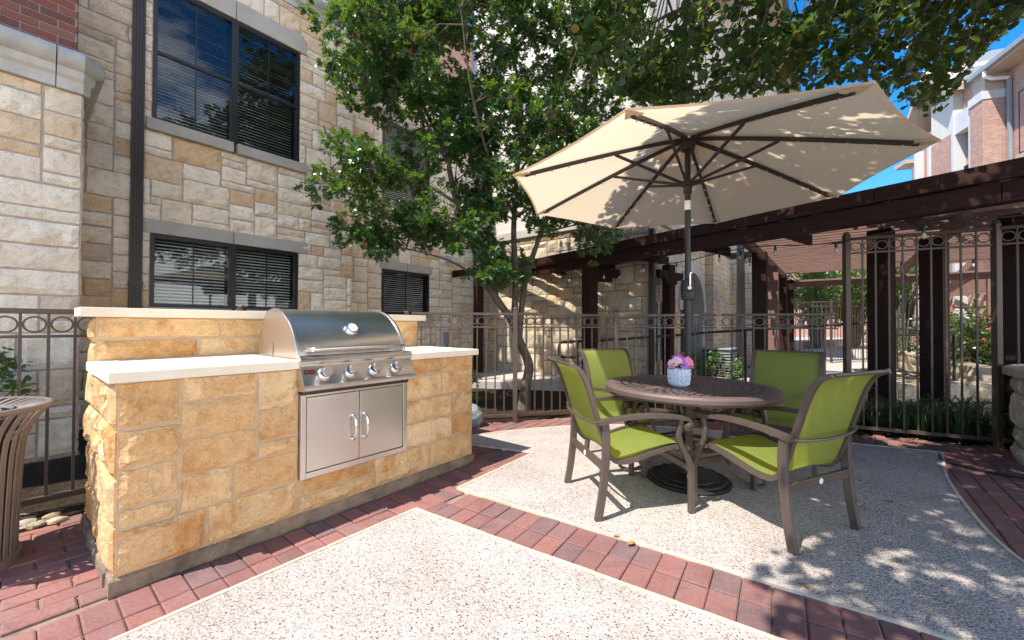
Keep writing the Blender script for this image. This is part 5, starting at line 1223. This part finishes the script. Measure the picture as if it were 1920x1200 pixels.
# --- bushes, far trees, flower bed, lily turf
def bush(name, label, cat, c, r, n, size, mat='bush', shape=SML, stems=3, flowers=(), group=None, trunk_h=None, zb=0):
    root = thing(name,label,cat,(c[0],c[1],zb),0,group); L = Leaves(); pr = random.Random(int(c[0]*977+c[1]*131)); st_ = MB()
    cl = []
    for k in range(max(6,n//70)):
        while True:
            d = Vector((pr.uniform(-1,1),pr.uniform(-1,1),pr.uniform(-1,1)))
            if .3 < d.length < 1: break
        cl.append(Vector((d.x*r[0],d.y*r[1],c[2]-zb+d.z*r[2])))
    for p in cl:
        st_.tube([(p.x*.12,p.y*.12,0),(p.x*.3,p.y*.3,(p.z)*.6),tuple(p)],[.03*r[0]+.004,.015*r[0]+.003,.004],5,False)
        for q in range(n//len(cl)//6+1):
            e = Vector((pr.gauss(0,1),pr.gauss(0,1),pr.gauss(0,.8))).normalized()*pr.uniform(.3,1.)*.36*max(r[0],r[2])
            L.rosette(p+e,e+Vector((0,0,.2)),6,size)
    st_.build('stems' if trunk_h is None else 'trunk',MT['bark'],root)
    L.build('foliage' if trunk_h is None else 'crown',shape,MT[mat],root)
    for mt,cnt in flowers:
        f = MB()
        for k in range(cnt):
            p = cl[pr.randrange(len(cl))]; e = Vector((pr.gauss(0,1),pr.gauss(0,1),pr.gauss(.5,.6))).normalized()*.4*r[0]; q = p+e
            f.ball(tuple(q),.03,.03,.02,6,4)
        f.build('blossoms',MT[mt],root)
    return root
MT['redpetal'] = pbr('red_blossoms',(.6,.06,.03),None,1,.6); MT['whitepetal'] = pbr('white_blossoms',(.8,.8,.78),None,1,.6)
bush('flowering_shrub','green shrub with red and white blossoms behind the low stone wall','shrub',(9.6,8.3,.85),(1.25,1.1,.6),4200,.1,flowers=(('redpetal',46),('whitepetal',40)))
bush('flowering_shrub','sunlit yellow green shrub with orange red blossoms below the far handrail','shrub',(12.4,10.4,1.0),(1.3,1.1,.55),2600,.11,flowers=(('redpetal',50),))
bush('shrub','small leafy shrub at the picture edge behind the fence and litter bin','shrub',(-3.95,2.85,.66),(.34,.34,.36),1100,.06)
bush('shrub','low green plant at the foot of the stone wall left of the oak trunk','shrub',(-.75,6.2,.22),(.3,.3,.2),420,.08)
bush('shrub','low shaded shrubs in the bed beside the lamp post base','shrub',(4.3,8.6,.3),(.6,.5,.28),900,.09)
bush('shrub','small yellow green plant at the foot of the lit stone pier','shrub',(3.6,8.25,.35),(.25,.25,.3),420,.07)
bush('small_tree','slender multi stemmed small tree with bright leaves beside the walkway','tree',(12.3,12.7,3.1),(1.0,1.0,.85),2600,.15,trunk_h=1)
g_ = 'green trees beyond the far fence'
bush('garden_tree','tall dense green tree beyond the far fence, nearest the brick house','tree',(16.2,21.5,3.4),(1.9,1.6,1.9),4200,.26,trunk_h=1,group=g_)
bush('garden_tree','broad sunlit green tree beyond the far fence behind the tall gate post','tree',(19.0,22.5,3.0),(2.2,1.8,1.7),4200,.26,trunk_h=1,group=g_)
bush('garden_tree','dark green tree partly hidden by the thick dark pergola posts','tree',(23,24,3.2),(2.2,1.8,1.9),3600,.28,trunk_h=1,group=g_)
lt = Leaves(); V=[]; F=[]
gm = MB(); pr8 = random.Random(31)
for k in range(110):
    f = pr8.uniform(-.05,1.25); a = V3(FD).lerp(V3(FE),f); nn = Vector((.457,.889,0)); c = a+nn*pr8.uniform(.06,.95)
    h0 = pr8.uniform(.16,.36)
    for q in range(pr8.randint(14,24)):
        an = pr8.uniform(0,6.28); d = Vector((math.cos(an),math.sin(an),0)); sd = Vector((-d.y,d.x,0))*pr8.uniform(.003,.006); h = h0*pr8.uniform(.6,1.2); ln = h*pr8.uniform(.4,1.1); b = c+d*.015
        p1 = b+d*ln*.3+Zv*h*.75; p2 = b+d*ln*.7+Zv*h*.95; p3 = b+d*ln*1.1+Zv*h*.7
        gm.add([b-sd,b+sd,p1+sd,p1-sd,p2+sd*.8,p2-sd*.8,p3],[(0,1,2,3),(3,2,4,5),(5,4,6)])
tag(gm.build('lily_turf',MT['grass']),'dark lily turf blades growing along the foot of the tall fence','ground cover',kind='stuff')
# fallen leaves
for k in range(26):
    f = pr8.uniform(0,1.2); q = V3(FD).lerp(V3(FE),f)-Vector((.457,.889,0))*abs(pr8.gauss(.06,.09)); s = pr8.uniform(.012,.022)
    b = MB(); b.add([(0,-s*.9,0),(s*.5,-s*.2,.006),(s*.4,s*.5,.008),(0,s,.002),(-s*.4,s*.4,.009),(-s*.5,-s*.3,.005),(0,0,.002)],[(0,1,6),(1,2,6),(2,3,6),(3,4,6),(4,5,6),(5,0,6)])
    tag(b.build('fallen_leaf',MT['leafyellow'],None,loc=(q.x,q.y,.006),rotz=pr8.uniform(0,6)),'small dry leaf lying on the shaded bricks along the tall fence','leaf','leaf litter along the tall fence')
for i,(x,y,lb) in enumerate(((.575,2.21,'on the slab edging in front of the first chair'),(.63,2.14,'on the slab edging, smaller of two'),(1.3,1.8,'in dappled light before the chair facing away'),(2.48,2.66,'in the shade beside the chair legs'),(2.5,2.6,'in the shade beside the chair legs'),(2.25,2.6,'in the shade beside the chair legs'),(-.2,4.72,'by the fence post behind the stone island'))):
    b = MB(); s = pr8.uniform(.018,.032); b.add([(0,-s*.9,0),(s*.5,-s*.3,.006),(s*.45,s*.4,.008),(0,s,.002),(-s*.45,s*.4,.009),(-s*.5,-s*.3,.005),(0,0,.002)],[(0,1,6),(1,2,6),(2,3,6),(3,4,6),(4,5,6),(5,0,6)])
    tag(b.build('fallen_leaf',MT['leafyellow'],None,loc=(x,y,.012),rotz=pr8.uniform(0,6)),'yellow fallen leaf lying '+lb,'leaf','fallen leaves on the paving')
